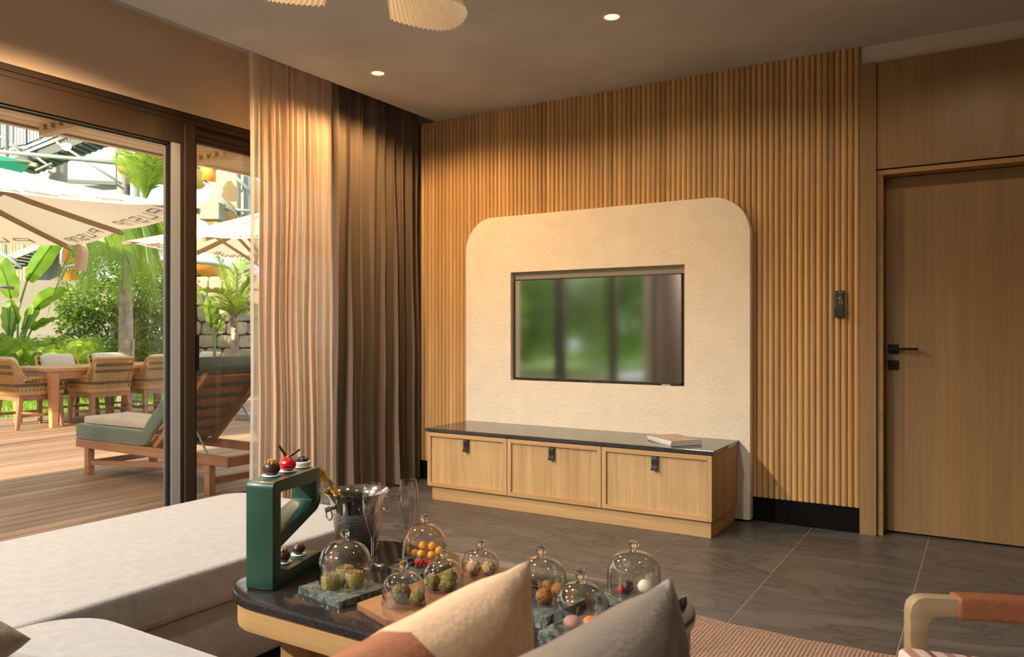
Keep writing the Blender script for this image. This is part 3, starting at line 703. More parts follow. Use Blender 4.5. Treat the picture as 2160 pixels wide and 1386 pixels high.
foodball('pistachio_ball', -1.252,1.635,.021, m_pball, 'left green crumbed ball under the middle small dome', 'green crumbed balls')
foodball('pistachio_ball', -1.232,1.685,.021, m_pball, 'back green crumbed ball under the middle small dome', 'green crumbed balls')
foodball('pistachio_ball', -1.207,1.645,.020, m_pball, 'right green crumbed ball under the middle small dome', 'green crumbed balls')
m_walnut = flat('walnut', (.48,.30,.14), .7, 60, .4, .8, 90)
foodball('walnut', -1.228,1.795,.020, m_walnut, 'left walnut under the far small dome', 'walnuts', 'nut', .3, 9)
foodball('walnut', -1.190,1.815,.019, m_walnut, 'right walnut under the far small dome', 'walnuts', 'nut', .3, 9)
m_tru = flat('brown sprinkles', (.075,.032,.024), .55, 140, .7, .9, 220); m_caramel = flat('orange sprinkles', (.42,.17,.035), .6, 140, .6, .9, 220)
foodball('sprinkle_truffle', -1.000,1.700,.0285, m_tru, 'large dark brown sprinkled truffle', 'sprinkled truffles')
foodball('sprinkle_truffle', -.945,1.694,.0205, m_caramel, 'orange sprinkled truffle nearest the front', 'sprinkled truffles')
foodball('sprinkle_truffle', -.933,1.750,.0200, m_caramel, 'orange sprinkled truffle on the right', 'sprinkled truffles')
foodball('sprinkle_truffle', -.968,1.752,.0200, m_caramel, 'orange sprinkled truffle at the back', 'sprinkled truffles')
foodball('macaron', -.812,1.588,.020, flat('pink macaron', (.45,.22,.16), .6, 60, .2), 'pale pink sweet under the front dome', 'sweets under the front dome', 'sweet', .04, 6, sc=(1,1,.7))
foodball('macaron', -.775,1.612,.019, flat('orange macaron', (.70,.22,.06), .6, 60, .2), 'orange sweet under the front dome', 'sweets under the front dome', 'sweet', .04, 6, sc=(1,1,.7))
foodball('chocolate_egg', -.800,1.880,.017, m_choc, 'dark chocolate under the far right dome', 'sweets under the far right dome', 'sweet', .05, 5)
foodball('chocolate_egg', -.760,1.900,.018, m_vanilla, 'cream coloured sweet under the far right dome', 'sweets under the far right dome', 'sweet', .05, 5)
foodball('chocolate_egg', -.812,1.862,.010, m_red, 'red berry under the far right dome', 'sweets under the far right dome', 'sweet', .02, 5)
for i, (dx, dy) in enumerate(((-.835,1.885),(-.828,1.870),(-.822,1.895))):
    o = M().grid(lambda u,v: (.012*(u-.5)*math.sin(v*PI), .0, .026*v), 2, 4).build('mint_leaf', leafmat('mint', (.04,.12,.02), (.10,.22,.04)), None); o.location = (dx+.02,dy,ZF); o.rotation_euler = (.3*i,.2,i*1.1)
    tag(o, 'small green mint leaf under the far right dome', 'herb leaf', 'mint leaves under the far right dome')
m_goose = flat('cape gooseberry', (.80,.33,.02), .25, coat=.3); m_curr = flat('red currant', (.42,.008,.010), .12, coat=.5)
for x, y, z, r in ((-1.440,1.835,.030,.0125),(-1.412,1.845,.030,.0125),(-1.382,1.840,.022,.012),(-1.452,1.812,.010,.0115),(-1.425,1.808,.012,.012),(-1.400,1.825,.008,.012)):
    foodball('cape_gooseberry', x, y, r, m_goose, 'round orange cape gooseberry under the tall dome', 'cape gooseberries', 'berry', 0, 4, ZF+z*.9, (1,1,1.05))
R = random.Random(12)
for i in range(34):
    a = R.uniform(0,6.28); q = .026*math.sqrt(R.random()); x = -1.388+q*math.cos(a); y = 1.768+q*math.sin(a)*.9; lay = i % 3
    foodball('red_currant', x, y, .0052, m_curr, 'tiny glossy red currant heaped under the tall dome', 'red currants', 'berry', 0, 4, ZF+lay*.0075*(1-q*14*.5), (1,1,1))
for i in range(9):
    a = i*2.4; q = .0065*math.sqrt(i); x = -1.437+q*math.cos(a); y = 1.772+q*math.sin(a)
    foodball('blueberry', x, y, .0072, m_bberry, 'dark blueberry at the left of the currants under the tall dome', 'blueberries', 'berry', 0, 4, ZF+(.008 if i < 4 else 0), (1,1,.92))

# ================================================================== RUG AND ARMCHAIR
def rugm():
    m = M(); x0, x1, y0, y1 = -2.08, 1.3, 1.1, 3.185; n = 230; vs = []; rows = [0,.2,.4,.6,.75,.85,.92,.97,1.0]
    for i in range(n*4+1):
        x = x0 + (x1-x0)*i/(n*4); zr = .0105 + .0035*math.sin(2*PI*i/4)
        for k in rows:
            y = y0 + (y1-y0 + .018*math.sin(x*4.2+1.0) + .004*math.sin(x*23))*k
            vs.append((x, y, zr if 0 < k < 1 else .002))
    c = len(rows); fs = [(i*c+j, (i+1)*c+j, (i+1)*c+j+1, i*c+j+1) for i in range(n*4) for j in range(c-1)]
    return m.add(vs, fs)
tag(rugm().build('rug', m_rug, None, True, recalc=False), 'ribbed pinkish brown woven rug on the slate floor', 'rug')
ar = thing('armchair', (.05, 1.85, 0), 'oak armchair with leather wrapped armrest and striped seat', 'armchair', None, math.radians(28.2))
AM = Matrix.Translation((-.150, 1.985, 0)) @ Matrix.Rotation(math.radians(28.2), 4, 'Z')      # local x runs from front post to the back, -y towards the camera
m_aoak = wood('armchair oak', (.26,.19,.105), (.38,.29,.17), 'x', 40, .45); m_cuff = flat('cognac leather', (.24,.085,.038), .45, 60, .15, .2, 140)
m_strp, n_, p_ = nt('striped upholstery'); setp(p_, rough=.95)
v_ = texco(n_, (1,1,1)); sx = n_.nodes.new('ShaderNodeSeparateXYZ'); n_.links.new(v_, sx.inputs[0])
wv = n_.nodes.new('ShaderNodeMath'); wv.operation = 'PINGPONG'; wv.inputs[1].default_value = .045; n_.links.new(sx.outputs[0], wv.inputs[0])
sc_ = n_.nodes.new('ShaderNodeMath'); sc_.operation = 'MULTIPLY'; sc_.inputs[1].default_value = 22; n_.links.new(wv.outputs[0], sc_.inputs[0])
n_.links.new(ramp(n_, sc_.outputs[0], [(.12,(.22,.06,.045)),(.18,(.60,.50,.42)),(.70,(.62,.54,.46)),(.78,(.42,.22,.16))]), p_.inputs['Base Color']); bump(n_, p_, noi(n_, v_, 300, 2), .5, .003)
for yy in (0, -.62):
    f = M()
    top = rnd_poly([(-.006,0),(-.006,.60),(.68,.57),(.68,.535),(.036,.555),(.036,0)], [0,.045,.02,0,.035,0], 6)
    f.prism(top, yy-.018, yy+.018, lambda a,b,t: (a,t,b)).xf(AM); f.build('side_frame', m_aoak, ar, 35, bevel=.006)
    M().bar((.66,yy,.56),(.74,yy,0), .036, .034).xf(AM).build('back_leg', m_aoak, ar, bevel=.004)
    M().bar((.098,yy,.575),(.60,yy,.557), .052, .052).xf(AM).build('arm_wrap', m_cuff, ar, 40, bevel=.010, seg=3)
M().bar((.0,0,.36),(.0,-.62,.36), .03, .06).bar((.66,0,.30),(.66,-.62,.30), .03, .06).xf(AM).build('cross_rail', m_aoak, ar, bevel=.004)
se = M().prism(rrect(-.045,.62,-.60,-.022,.03,5), .41, .488, lambda a,b,t: (a,b,t-.11*a)).xf(AM); se.build('seat_cushion', m_strp, ar, 40, bevel=.02, seg=3)
bkc = M().prism(rrect(-.60,-.022,.36,.86,.04,5), 0, .07, lambda a,b,t: (.58+t+.25*(b-.4),a,b)).xf(AM); bkc.build('back_cushion', m_strp, ar, 40, bevel=.02, seg=3)
# ================================================================== TERRACE
m_deck = wood('deck board', (.22,.125,.075), (.42,.265,.175), 'y', 40, .55, var=.18, rnd=30, stretch=.02)
dk = thing('floor_terrace', (-8, 2, 0), 'brown timber deck outside the sliding doors', kind='structure')
M().box(-11.8, -4.5, -9, 12, -.30, -.09).build('deck_base', m_black, dk)
P0 = None
for i in range(52):
    x = -4.5 - .14*i
    if P0 is None:
        P0 = M().box(-.135, -.005, -10.5, 10.5, -.03, 0).build('plank', m_deck, dk, world=False, bevel=.004, seg=1); P0.location = (x+8, -.5, -.012)
    else: inst(P0, 'plank', (x+8, -.5 + .3*math.sin(i*7.1), -.012), dk)
m_lawn = flat('lawn soil', (.10,.20,.02), .95, 6, .4)
tag(M().box(-60, -11.8, -40, 45, -.4, -.06).build('ground_lawn', m_lawn), 'sunlit lawn beyond the deck', kind='structure')
gm = M(); R = random.Random(3)
for i in range(9000):
    x = R.uniform(-17,-11.85); y = R.uniform(2.5,9.2); a = R.uniform(0,6.28); h = R.uniform(.05,.12); d = R.uniform(.006,.014); q = R.uniform(-.04,.04)
    gm.add([(x-d*math.cos(a),y-d*math.sin(a),-.06),(x+d*math.cos(a),y+d*math.sin(a),-.06),(x+q,y+q*.6,-.06+h)], [(0,1,2)])
tag(gm.build('lawn_grass', leafmat('grass blade', (.12,.26,.015), (.26,.42,.04), .4), None, recalc=False), 'bright green grass blades of the lawn', 'grass', kind='stuff')
# roof overhang
m_soff = wood('soffit board', (.44,.28,.14), (.64,.45,.25), 'y', 30, .6, var=.1, rnd=20)
rf = thing('ceiling_terrace', (-5.3, 2, 2.75), 'timber boarded roof overhang above the terrace', kind='structure')
P1 = None
for i in range(11):
    x = -4.62 - .139*i
    if P1 is None: P1 = M().box(-.136, -.003, -9, 9, 0, .03).build('soffit_board', m_soff, rf, world=False, bevel=.004, seg=1); P1.location = (x+5.3, 0, 0)
    else: inst(P1, 'soffit_board', (x+5.3, 0, 0), rf)
M().box(-6.20, -6.14, -7, 11, 2.735, 2.95).build('fascia', m_soff, rf)
M().box(-6.20, -4.45, -7, 11, 2.79, 3.2).build('roof_slab', m_wallp, rf)
for y in (3.12, 4.38, 1.86, .6, 5.6):
    M().box(-6.13, -4.62, y, y+.07, 2.69, 2.75).build('rafter', m_soff, rf, bevel=.004)
    for k in range(5): M().box(-5.62-.11*k, -5.57-.11*k, y-.03, y+.002, 2.715, 2.75).build('rafter_notch', m_soff, rf)
# ------------------------------------------------------------------ lounger
m_teak = wood('teak', (.28,.105,.045), (.46,.21,.105), 'x', 35, .5, var=.08)
m_terry = flat('green terry', (.032,.088,.060), .95, 40, .25, .5, 160, sheen=.6)
lg = thing('sun_lounger', (-5.65, 4.02, -.012), 'teak sun lounger with green mattress and raised back just outside the doors', 'sun lounger')
for y in (3.69, 4.31): M().box(-6.65, -4.68, y, y+.035, .215, .288).build('side_rail', m_teak, lg, bevel=.004)
M().box(-6.65, -6.615, 3.725, 4.31, .215, .288).build('end_rail', m_teak, lg, bevel=.004)
M().box(-4.715, -4.68, 3.725, 4.31, .215, .288).build('end_rail', m_teak, lg, bevel=.004)
for x in (-6.53, -4.95):
    for y in (3.695, 4.285): M().box(x, x+.06, y, y+.055, -.012, .215).build('leg', m_teak, lg, bevel=.004)
    M().box(x+.02, x+.045, 3.75, 4.285, .06, .11).build('stretcher', m_teak, lg, bevel=.003)
M().bar((-6.45,3.722,.09),(-4.95,3.722,.20), .03, .04).build('brace', m_teak, lg, bevel=.003)
for k in range(9): M().box(-6.59+.11*k, -6.51+.11*k, 3.725, 4.31, .258, .28).build('base_slat', m_teak, lg, bevel=.003)
hx, hz, bx, bz = -5.62, .285, -4.99, .875
ux, uz = (bx-hx), (bz-hz); Lb = math.hypot(ux, uz); ux /= Lb; uz /= Lb; nx, nz = -uz, ux
for y in (3.73, 4.27): M().bar((hx,y+.018,hz),(bx,y+.018,bz), .035, .045, (nx,0,nz)).build('back_rail', m_teak, lg, bevel=.003)
for k in range(6):
    s = Lb*(.1+.16*k); c = Vector((hx+ux*s+nx*.028, 0, hz+uz*s+nz*.028))
    M().bar((c.x,3.70,c.z),(c.x,4.33,c.z), .075, .018, (nx,0,nz)).build('back_slat', m_teak, lg, bevel=.003)
M().tube([(-5.25,3.76,.60),(-4.98,3.76,.26)], .008, 6).tube([(-5.25,4.28,.60),(-4.98,4.28,.26)], .008, 6).build('back_strut', m_edge, lg)
def matt(P, th, y0, y1, bev):
    up = []; n = len(P)
    for i in range(n):
        a = Vector(P[max(i-1,0)]); b_ = Vector(P[min(i+1,n-1)]); d = (b_-a).normalized(); up.append((P[i][0]-d.y*th, P[i][1]+d.x*th))
    poly = list(P) + up[::-1]
    return M().prism(poly, y0, y1, lambda a,b,t: (a,t,b))
path = [(-6.64,.290),(-6.2,.290),(-5.75,.290),(-5.66,.305),(-5.60,.345)] + [(hx+ux*s+nx*.042, hz+uz*s+nz*.042) for s in (.12,.4,.7,Lb+.03)]
matt(path, .125, 3.68, 4.34, .03).build('mattress', m_terry, lg, 50, bevel=.035, seg=3)
tw = M().prism(rnd_poly([(0,0),(.92,0),(.92,.05),(0,.06)], [.02]*4), 0, .40, lambda a,b,t: (-6.58+a, 3.72+t, .418+b+.008*math.sin(a*9)+.004*math.sin(t*20)))
tag(tw.build('beach_towel', flat('cream towel', (.58,.50,.40), .95, 60, .1, .5, 200), None, 40, bevel=.012, seg=2), 'folded cream towel lying on the green lounger mattress', 'towel')
# ------------------------------------------------------------------ dining table and woven chairs
m_tk2 = wood('dining teak', (.40,.17,.06), (.60,.30,.13), 'y', 30, .5)
dt = thing('dining_table', (-10.5, 6.3, -.012), 'teak outdoor dining table on the deck', 'table')
for k in range(7): M().box(-11.03+.152*k, -10.882+.152*k, 5.20, 7.42, .70, .74).build('top_board', m_tk2, dt, bevel=.004)
for q in ((-10.96,-10.04,5.27,5.30),(-10.96,-10.04,7.32,7.35),(-10.96,-10.93,5.30,7.32),(-10.07,-10.04,5.30,7.32)): M().box(*q, .60, .70).build('apron', m_tk2, dt)
for x in (-10.92, -10.06):
    for y in (5.30, 7.31): M().bar((x,y,.70),(x,y,-.012), .105, .105, taper=.72).build('leg', m_tk2, dt, bevel=.006)
m_rat = flat('honey rattan', (.50,.27,.09), .55, 60, .25); m_ratd = flat('dark cord', (.035,.018,.02), .7)
m_cleg = wood('chair teak', (.24,.105,.05), (.38,.185,.095), 'z', 35, .5); m_cush = flat('cream cushion', (.62,.55,.45), .95, 40, .08, .3, 120)
def chair_proto():
    t = thing('woven_armchair', (0,0,0), 'x', 'chair', 'woven armchairs around the outdoor table')
    for sx in (-1,1):
        for sy, sp in ((-1,-.035),(1,.02)):
            M().bar((sx*.245,sy*.235,.40),(sx*.265,sy*.235+sp*1.4,0), .056, .056, taper=.75).build('leg', m_cleg, t, bevel=.005, world=False)
        M().box(sx*.255-.012, sx*.255+.012, -.24, .24, .15, .185).build('stretcher', m_cleg, t, world=False)
    M().box(-.25, .25, -.012, .012, .155, .18).build('stretcher', m_cleg, t, world=False)
    M().box(-.27, .27, -.265, -.225, .355, .43).box(-.27,.27,.225,.265,.355,.43).box(-.27,-.235,-.225,.225,.355,.43).box(.235,.27,-.225,.225,.355,.43).build('seat_frame', m_cleg, t, bevel=.003, world=False)
    # plan path of the shell: front right -> back -> front left, with rounded corners
    plan = rnd_poly([(.29,.27),(.29,-.28),(-.29,-.28),(-.29,.27)], [0,.09,.09,0], 6)
    seg = [0]
    for i in range(1,len(plan)): seg.append(seg[-1]+math.dist(plan[i],plan[i-1]))
    def at(s):
        for i in range(1,len(plan)):
            if s <= seg[i] or i == len(plan)-1:
                k = (s-seg[i-1])/(seg[i]-seg[i-1]); return (plan[i-1][0]*(1-k)+plan[i][0]*k, plan[i-1][1]*(1-k)+plan[i][1]*k)
    T = seg[-1]
    def top(s):
        x, y = at(s); e = min(1, max(0, (-.17-y)/.09)); e = e*e*(3-2*e)
        return .635*(1-e)+.865*e
    def pt(s, z):
        x, y = at(s); e = min(1,max(0,(-.1-y)/.15)); return (x*(1+.10*max(0,z-.6)*-1.2*e), y - e*.22*max(0,z-.43), z)
    N = 74; S_ = [T*i/N for i in range(N+1)]
    M().tube([pt(s, top(s)) for s in S_], .017, 7).build('top_rail', m_rat, t, True, world=False)
    wv = M(); wv.grid(lambda u,v: pt(T*u, .425+.045*v), N, 1)
    for i in range(0, N):
        s = S_[i]; z1 = top(s)-.005; sl = .5*T/N*(1 if i%2 else -.2)
        zz = [.465, .53, .575, min(.66,z1), z1] if z1 > .68 else [.465,.53,.575,z1]
        wv.tube([pt(min(T,max(0,s+(T/N if (z<.53 and i%2) else 0))), z) for z in zz], .0065 if i%2 else .005, 4, cap=False)
    wv.grid(lambda u,v: pt(T*u, .525+.045*v), N, 1)
    wv.grid(lambda u,v: pt(T*(.34+.32*u), .675+.045*v), 26, 1); wv.grid(lambda u,v: pt(T*(.34+.32*u), .755+.045*v), 26, 1); wv.grid(lambda u,v: pt(T*(.34+.32*u), .825+.035*v), 26, 1)
    wv.build('weave', m_rat, t, world=False, recalc=False)
    dkc = M()
    for z in (.537,.557): dkc.tube([pt(s,z) for s in S_[1:-1]], .0085, 5)
    for z in (.688,.708,.768,.788): dkc.tube([pt(T*(.34+.32*i/24),z) for i in range(25)], .0085, 5)
    dkc.build('dark_cord', m_ratd, t, True, world=False)
    M().prism(rrect(-.25,.25,-.24,.25,.05,4), .43, .52, lambda a,b,t_: (a,b,t_)).build('seat_cushion', m_cush, t, 40, bevel=.03, seg=3, world=False)
    M().prism(rrect(-.22,.22,.52,.90,.07,4), 0, .11, lambda a,b,t_: (a,-.25+t_-.3*(b-.5),b)).build('back_cushion', m_cush, t, 40, bevel=.035, seg=3, world=False)
    return t
cp = chair_proto()
spots = [(-10.42, 5.20, 0, 'woven armchair at the near head of the outdoor table, leftmost in view'),
 (-10.14, 5.95, PI/2, 'woven armchair in the middle with its back to the house'),
 (-10.14, 6.69, PI/2, 'woven armchair with its back to the house, cut by the window post'),
 (-10.92, 5.96, -PI/2, 'woven armchair across the table at left, only its cream back cushion showing'),
 (-10.92, 6.69, -PI/2, 'woven armchair across the table, directly behind the middle chair'),
 (-10.46, 7.62, PI, 'woven armchair at the far head of the table, glimpsed right of the post')]
for i, (x, y, rz, lab) in enumerate(spots):
    if i == 0: cp.location = (x,y,-.012); cp.rotation_euler = (0,0,rz); cp['label'] = lab
    else: copy_tree(cp, (x,y,-.012), rz, lab)
# ------------------------------------------------------------------ parasols
m_pole = flat('parasol pole', (.30,.19,.10), .5); m_ink = flat('grey print', (.16,.13,.10), .7)
GL = {'P':[[(0,0),(0,1),(1,1),(1,.5),(0,.5)]], 'A':[[(0,0),(0,1),(1,1),(1,0)],[(0,.5),(1,.5)]], 'U':[[(0,1),(0,0),(1,0),(1,1)]], 'S':[[(1,1),(0,1),(0,.5),(1,.5),(1,0),(0,0)]], 'N':[[(0,0),(0,1),(1,1),(1,0)]], 'E':[[(1,1),(0,1),(0,0),(1,0)],[(0,.5),(1,.5)]]}
def parasol(c, half, rz, zr, za, canvas, label, text=None, ztxt=.26, ribm=None):
    t = thing('parasol', (c[0],c[1],-.012), label, 'parasol', None)
    Rm = Matrix.Translation((c[0],c[1],0)) @ Matrix.Rotation(rz,4,'Z'); ribm = ribm or m_pole
    rim = [(half,-half),(half,0),(half,half),(0,half),(-half,half),(-half,0),(-half,-half),(0,-half)]
    def pt(p, q, u, v, off=0):                              # v 0 apex .. 1 rim, u along the rim
        x = (p[0]*(1-u)+q[0]*u)*v; y = (p[1]*(1-u)+q[1]*u)*v
        sag = -.10*math.sin(u*PI)*v*v*(1-v*.3) - .05*math.sin(v*PI)
        edge = .0
        return Rm @ Vector((x, y, za + (zr-za)*v + sag*.7 + edge + off))
    for i in range(8):
        p, q = rim[i], rim[(i+1)%8]
        pnl = M().grid(lambda u,v: pt(p,q,u,.04+.96*v), 8, 10).build('canopy_panel', canvas, t, True, recalc=False)
        e = pt(p,p,0,1,-.035); a = pt(p,p,0,.05,-.03)
        mid = [pt(p,p,0,v,-.028) for v in (.05,.3,.6,.85,1.02)]
        k = M()
        for a_, b_ in zip(mid, mid[1:]): k.bar(a_, b_, .045, .05)
        k.build('rib', ribm, t)
        s_ = pt(p,p,0,.48,-.05); M().bar(s_, Rm @ Vector((p[0]*.02,p[1]*.02,zr-.35)), .03, .035).build('strut', ribm, t)
        if text and i % 1 == 0:
            k = M(); n = len(text)
            for j, chh in enumerate(text):
                u0 = .16+.68*j/n; du = .68/n*.62
                for st in GL[chh]:
                    for (x0,y0),(x1,y1) in zip(st, st[1:]):
                        for off in (.006,-.006):
                            def uv(x,y): return pt(p,q,u0+du*x, .985-(.02+.055*y) , off)
                            A_, B_ = uv(x0,y0), uv(x1,y1); k.bar(A_, B_, .011, .002)
            k.build('lettering', m_ink, pnl)
    cap = Rm @ Vector((0,0,za))
    M().lathe([(0,.06),(.05,.05),(.07,0),(.07,-.06)], cap, 14).build('finial', ribm, t)
    M().tube([(c[0],c[1],-.012),(c[0],c[1],za)], .04, 12).build('pole', ribm, t, True)
    M().box(c[0]-.35,c[0]+.35,c[1]-.35,c[1]+.35,-.012,.07).build('base', m_edge, t, bevel=.01)
    return t
m_cv1 = cloth('cream canvas', (.80,.74,.65), .28, 0, (.95,.78,.55), 90, .04); m_cvg = cloth('green canvas', (.05,.30,.20), .35, 0, (.05,.45,.28), 90, .05)
parasol((-8.88,3.03), 2.15, math.radians(-15.3), 2.35, 3.03, m_cv1, 'large square cream parasol over the deck, spanning the left window', 'PUSNP')
parasol((-8.5,7.45), 1.3, math.radians(11.5), 2.38, 2.92, m_cv1, 'cream parasol farther right, showing on both sides of the window post', 'PASUE')
parasol((-12.14,4.16), 1.45, math.radians(-13.5), 3.37, 3.9, m_cvg, 'green parasol corner above the cream parasol at the left edge')
parasol((-14.58,5.12), 1.4, math.radians(-13.5), 1.91, 2.4, m_cv1, 'pale parasol tip at the left edge in front of the big leaves')
hl = M().tube([(-9.88,5.55,2.34), (-9.87,5.56,2.23), (-9.89,5.55,1.98)], [.05,.085,.075], 6).tube([(-9.88,5.55,2.60),(-9.88,5.55,2.34)], .012, 5)
tag(hl.build('hanging_wood', wood('bleached wood', (.45,.28,.16), (.62,.42,.27), 'z', 20, .7), None), 'bleached wooden piece hanging from the big parasol edge', 'hanging ornament')
# ------------------------------------------------------------------ garden walls
RV = Vector((math.cos(YAW), math.sin(YAW), 0)); FV = Vector((-math.sin(YAW), math.cos(YAW), 0))
def slabwall(a, b, th, z0, z1, m=None):
    a = Vector((a[0],a[1],0)); b = Vector((b[0],b[1],0)); n = Vector((-(b-a).y, (b-a).x, 0)).normalized()*th
    m = m or M(); P = [a,b,b+n,a+n]; v = [(p.x,p.y,z) for z in (z0,z1) for p in P]
    return m.add(v, [(3,2,1,0),(4,5,6,7),(0,1,5,4),(1,2,6,5),(2,3,7,6),(3,0,4,7)])
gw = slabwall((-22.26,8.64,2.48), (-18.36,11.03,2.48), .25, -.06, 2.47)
tag(gw.build('wall_garden', flat('shaded beige render', (.185,.165,.13), .9, 3, .08)), 'plain beige garden wall behind the big leaves', kind='structure')  # base colour darkened, the wall's shade is put into the render
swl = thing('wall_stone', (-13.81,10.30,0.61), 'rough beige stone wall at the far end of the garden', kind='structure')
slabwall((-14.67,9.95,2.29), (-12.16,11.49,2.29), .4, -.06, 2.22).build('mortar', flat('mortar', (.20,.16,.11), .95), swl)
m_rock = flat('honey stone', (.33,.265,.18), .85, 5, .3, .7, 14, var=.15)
R = random.Random(8)
o0 = Vector((-14.56,9.84,0.61)); o0.z = -.06
z = 0; row = 0
while z < 2.25:
    hh = R.uniform(.22,.36); s = 0 if row % 2 else -.12
    while s < 2.85:
        ww = R.uniform(.26,.55)
        if s < .2 : ww = .30
        b_ = M(); n8 = []
        for (a,c_) in ((.0,.12),(.12,.0),(.85,.0),(1,.15),(1,.85),(.88,1),(.14,1),(0,.86)):
            n8.append((max(0,s)+(a*ww)+R.uniform(-.015,.015) - (0), z + c_*hh + R.uniform(-.012,.012)))
        dd = R.uniform(.03,.09)
        b_.prism([(x+ (.012 if x < s+ww/2 else -.012), y+(.010 if y < z+hh/2 else -.010)) for x,y in n8], -dd, .12, lambda a,b,t: tuple(o0 + RV*a + FV*t + Vector((0,0,b))))
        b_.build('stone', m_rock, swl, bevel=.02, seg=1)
        s += ww
    z += hh; row += 1
# ------------------------------------------------------------------ water slide tower
m_galv = flat('galvanised steel', (.22,.25,.25), .6); m_dsteel = flat('grey painted steel', (.07,.08,.074), .6); m_conc = flat('grey concrete', (.24,.23,.19), .9)
m_whitep = flat('white cladding', (.27,.30,.31), .6); m_orange = flat('orange slide', (.80,.27,.03), .35); m_tan = flat('tan slide', (.62,.42,.16), .5); m_blk = flat('black pipe', (.03,.03,.035), .5)
tw = thing('slide_tower', (-27.53,15.96,1.20), 'grey steel water slide tower with stairs behind the garden', 'slide tower')
M().tube([(-29.93,13.31,7.56),(-25.37,16.11,7.05)], .075, 8).build('cross_pipe', m_galv, tw, True)
for a, b_ in (((-31.89,13.87,9.07),(-29.88,15.10,7.58)),((-30.85,14.51,8.28),(-30.11,14.97,7.58)),((-29.21,15.51,8.19),(-27.18,16.76,6.66)),((-27.42,16.61,8.19),(-27.09,16.81,7.32)),((-27.01,16.87,8.11),(-27.12,16.79,7.32)),((-29.88,15.10,7.67),(-29.36,15.42,7.23)),((-28.85,15.15,7.30),(-29.36,14.84,7.04))):
    M().tube([a,b_], .05, 6).build('brace', m_galv, tw, True)
def col(a, r, mat, name='column', n=14):
    a = Vector(a); M().tube([(a.x,a.y,-.06),(a.x,a.y,9.5)], r, n).build(name, mat, tw, True)
col((-26.31,16.71,7.21), .185, m_galv); col((-28.58,17.66,7.64), .19, m_conc); col((-31.74,16.90,7.86), .34, m_conc); col((-30.24,14.30,8.41), .055, m_dsteel)
# upper stair flight
A_, B_ = Vector((-31.09,14.95,7.52)), Vector((-28.43,16.58,8.71))
for off in (0, 1.1):
    M().bar(A_+FV*off, B_+FV*off, .08, .38).build('stringer', m_dsteel, tw)
for i in range(14):
    p = A_.lerp(B_, (i+.5)/14) + Vector((0,0,-.18)); q = p+FV*1.1; M().bar(p, q, .34, .05).build('step', m_dsteel, tw)
rl = M().tube([(-31.33,14.57,7.95),(-31.21,14.64,8.06),(-30.50,15.08,8.18),(-29.85,15.47,8.51),(-29.37,15.77,8.67)], .03, 6).tube([(-31.21,14.64,7.93),(-30.50,15.08,8.00),(-29.29,15.82,8.59)], .03, 6)
rl.build('handrail', m_dsteel, tw, True)
for i in range(21):
    px = i
    a = Vector((-31.22,14.52,7.93)).lerp(Vector((-29.12,15.81,8.56)), i/20); M().tube([a, a+Vector((0,0,1.35))], .014 if i % 4 else .04, 4).build('baluster', m_dsteel, tw)
# white ribbed cladding behind the stair
cl = slabwall((-39.17,17.03,9.79), (-32.57,19.90,9.54), .6, 4.6, 12.5); cl.build('cladding', m_whitep, tw)
M().bar((-32.61,19.88,9.54),(-32.61,19.88,7.75), .05, .05).bar((-34.29,18.62,7.79),(-32.13,19.94,7.67), .16, .16).build('cladding_trim', m_dsteel, tw)
# lower stair and sheds seen over the wall
A_, B_ = Vector((-26.23,12.06,3.31)), Vector((-24.85,12.91,3.97))
M().bar(A_, B_, .08, .20).bar(Vector((-26.86,11.68,3.32)), A_, .08, .20).build('stringer', m_galv, tw)
M().bar(A_+FV*1.0, B_+FV*1.0, .08, .20).build('stringer', m_galv, tw)
for i in range(9):
    p = A_.lerp(B_, (i+.5)/9) + Vector((0,0,-.08)); M().bar(p, p+FV*1.0, .26, .04).build('step', m_dsteel, tw)
for i in range(12):
    a = A_.lerp(B_, i/11); M().tube([a, a+Vector((0,0,1.0))], .045 if i in (2,6) else .014, 5).build('baluster', m_galv, tw)
M().tube([(-25.11,12.28,3.15),(-25.42,12.09,3.44),(-25.73,11.90,3.66)], .06, 6).build('brace', m_galv, tw, True)
for i in range(14):
    a = Vector((-27.87,12.82,2.76)) + RV*(.11*i); M().bar(a, a+Vector((0,0,2.2)), .05, .05).build('screen_slat', m_tan, tw)
for i in range(26):
    a = Vector((-26.41,13.13,2.73)) + RV*(.052*i); M().tube([a, a+Vector((0,0,1.05+.3*(i>8)))], .026, 5).build('corrugation', m_whitep if i < 12 else m_conc, tw)
# orange slides
def chute(pts, r, mat, label):
    t = thing('water_slide', pts[0], label, 'water slide')
    P = [Vector(p) for p in pts]; N_ = len(P)-1
    def fn(u, v):
        k = min(int(u*N_), N_-1); f = u*N_-k; c = P[k].lerp(P[k+1], f); d = (P[k+1]-P[k]).normalized(); x = d.cross(Vector((0,0,1))).normalized(); y = x.cross(d)
        a = PI + PI*v; return c + (x*math.cos(a)+y*math.sin(a))*r
    M().grid(fn, N_*6, 12).build('trough', mat, t, True)
    M().tube([fn(i/20,0)+Vector((0,0,.02)) for i in range(21)], .05, 6).build('edge', m_whitep, t, True)
    M().tube([fn(i/20,1)+Vector((0,0,.02)) for i in range(21)], .05, 6).build('edge', m_whitep, t, True)
    for i in (0,2):
        c = P[i]; M().tube([(c.x,c.y,-.06),(c.x,c.y,c.z-r)], .07, 8).build('support', m_blk, t, True)
    return t
chute([(-20.48,13.25,3.09),(-20.36,13.91,3.30),(-19.97,14.73,3.23),(-20.08,15.84,3.11)], .36, m_orange, 'orange water slide chute above the stone wall')
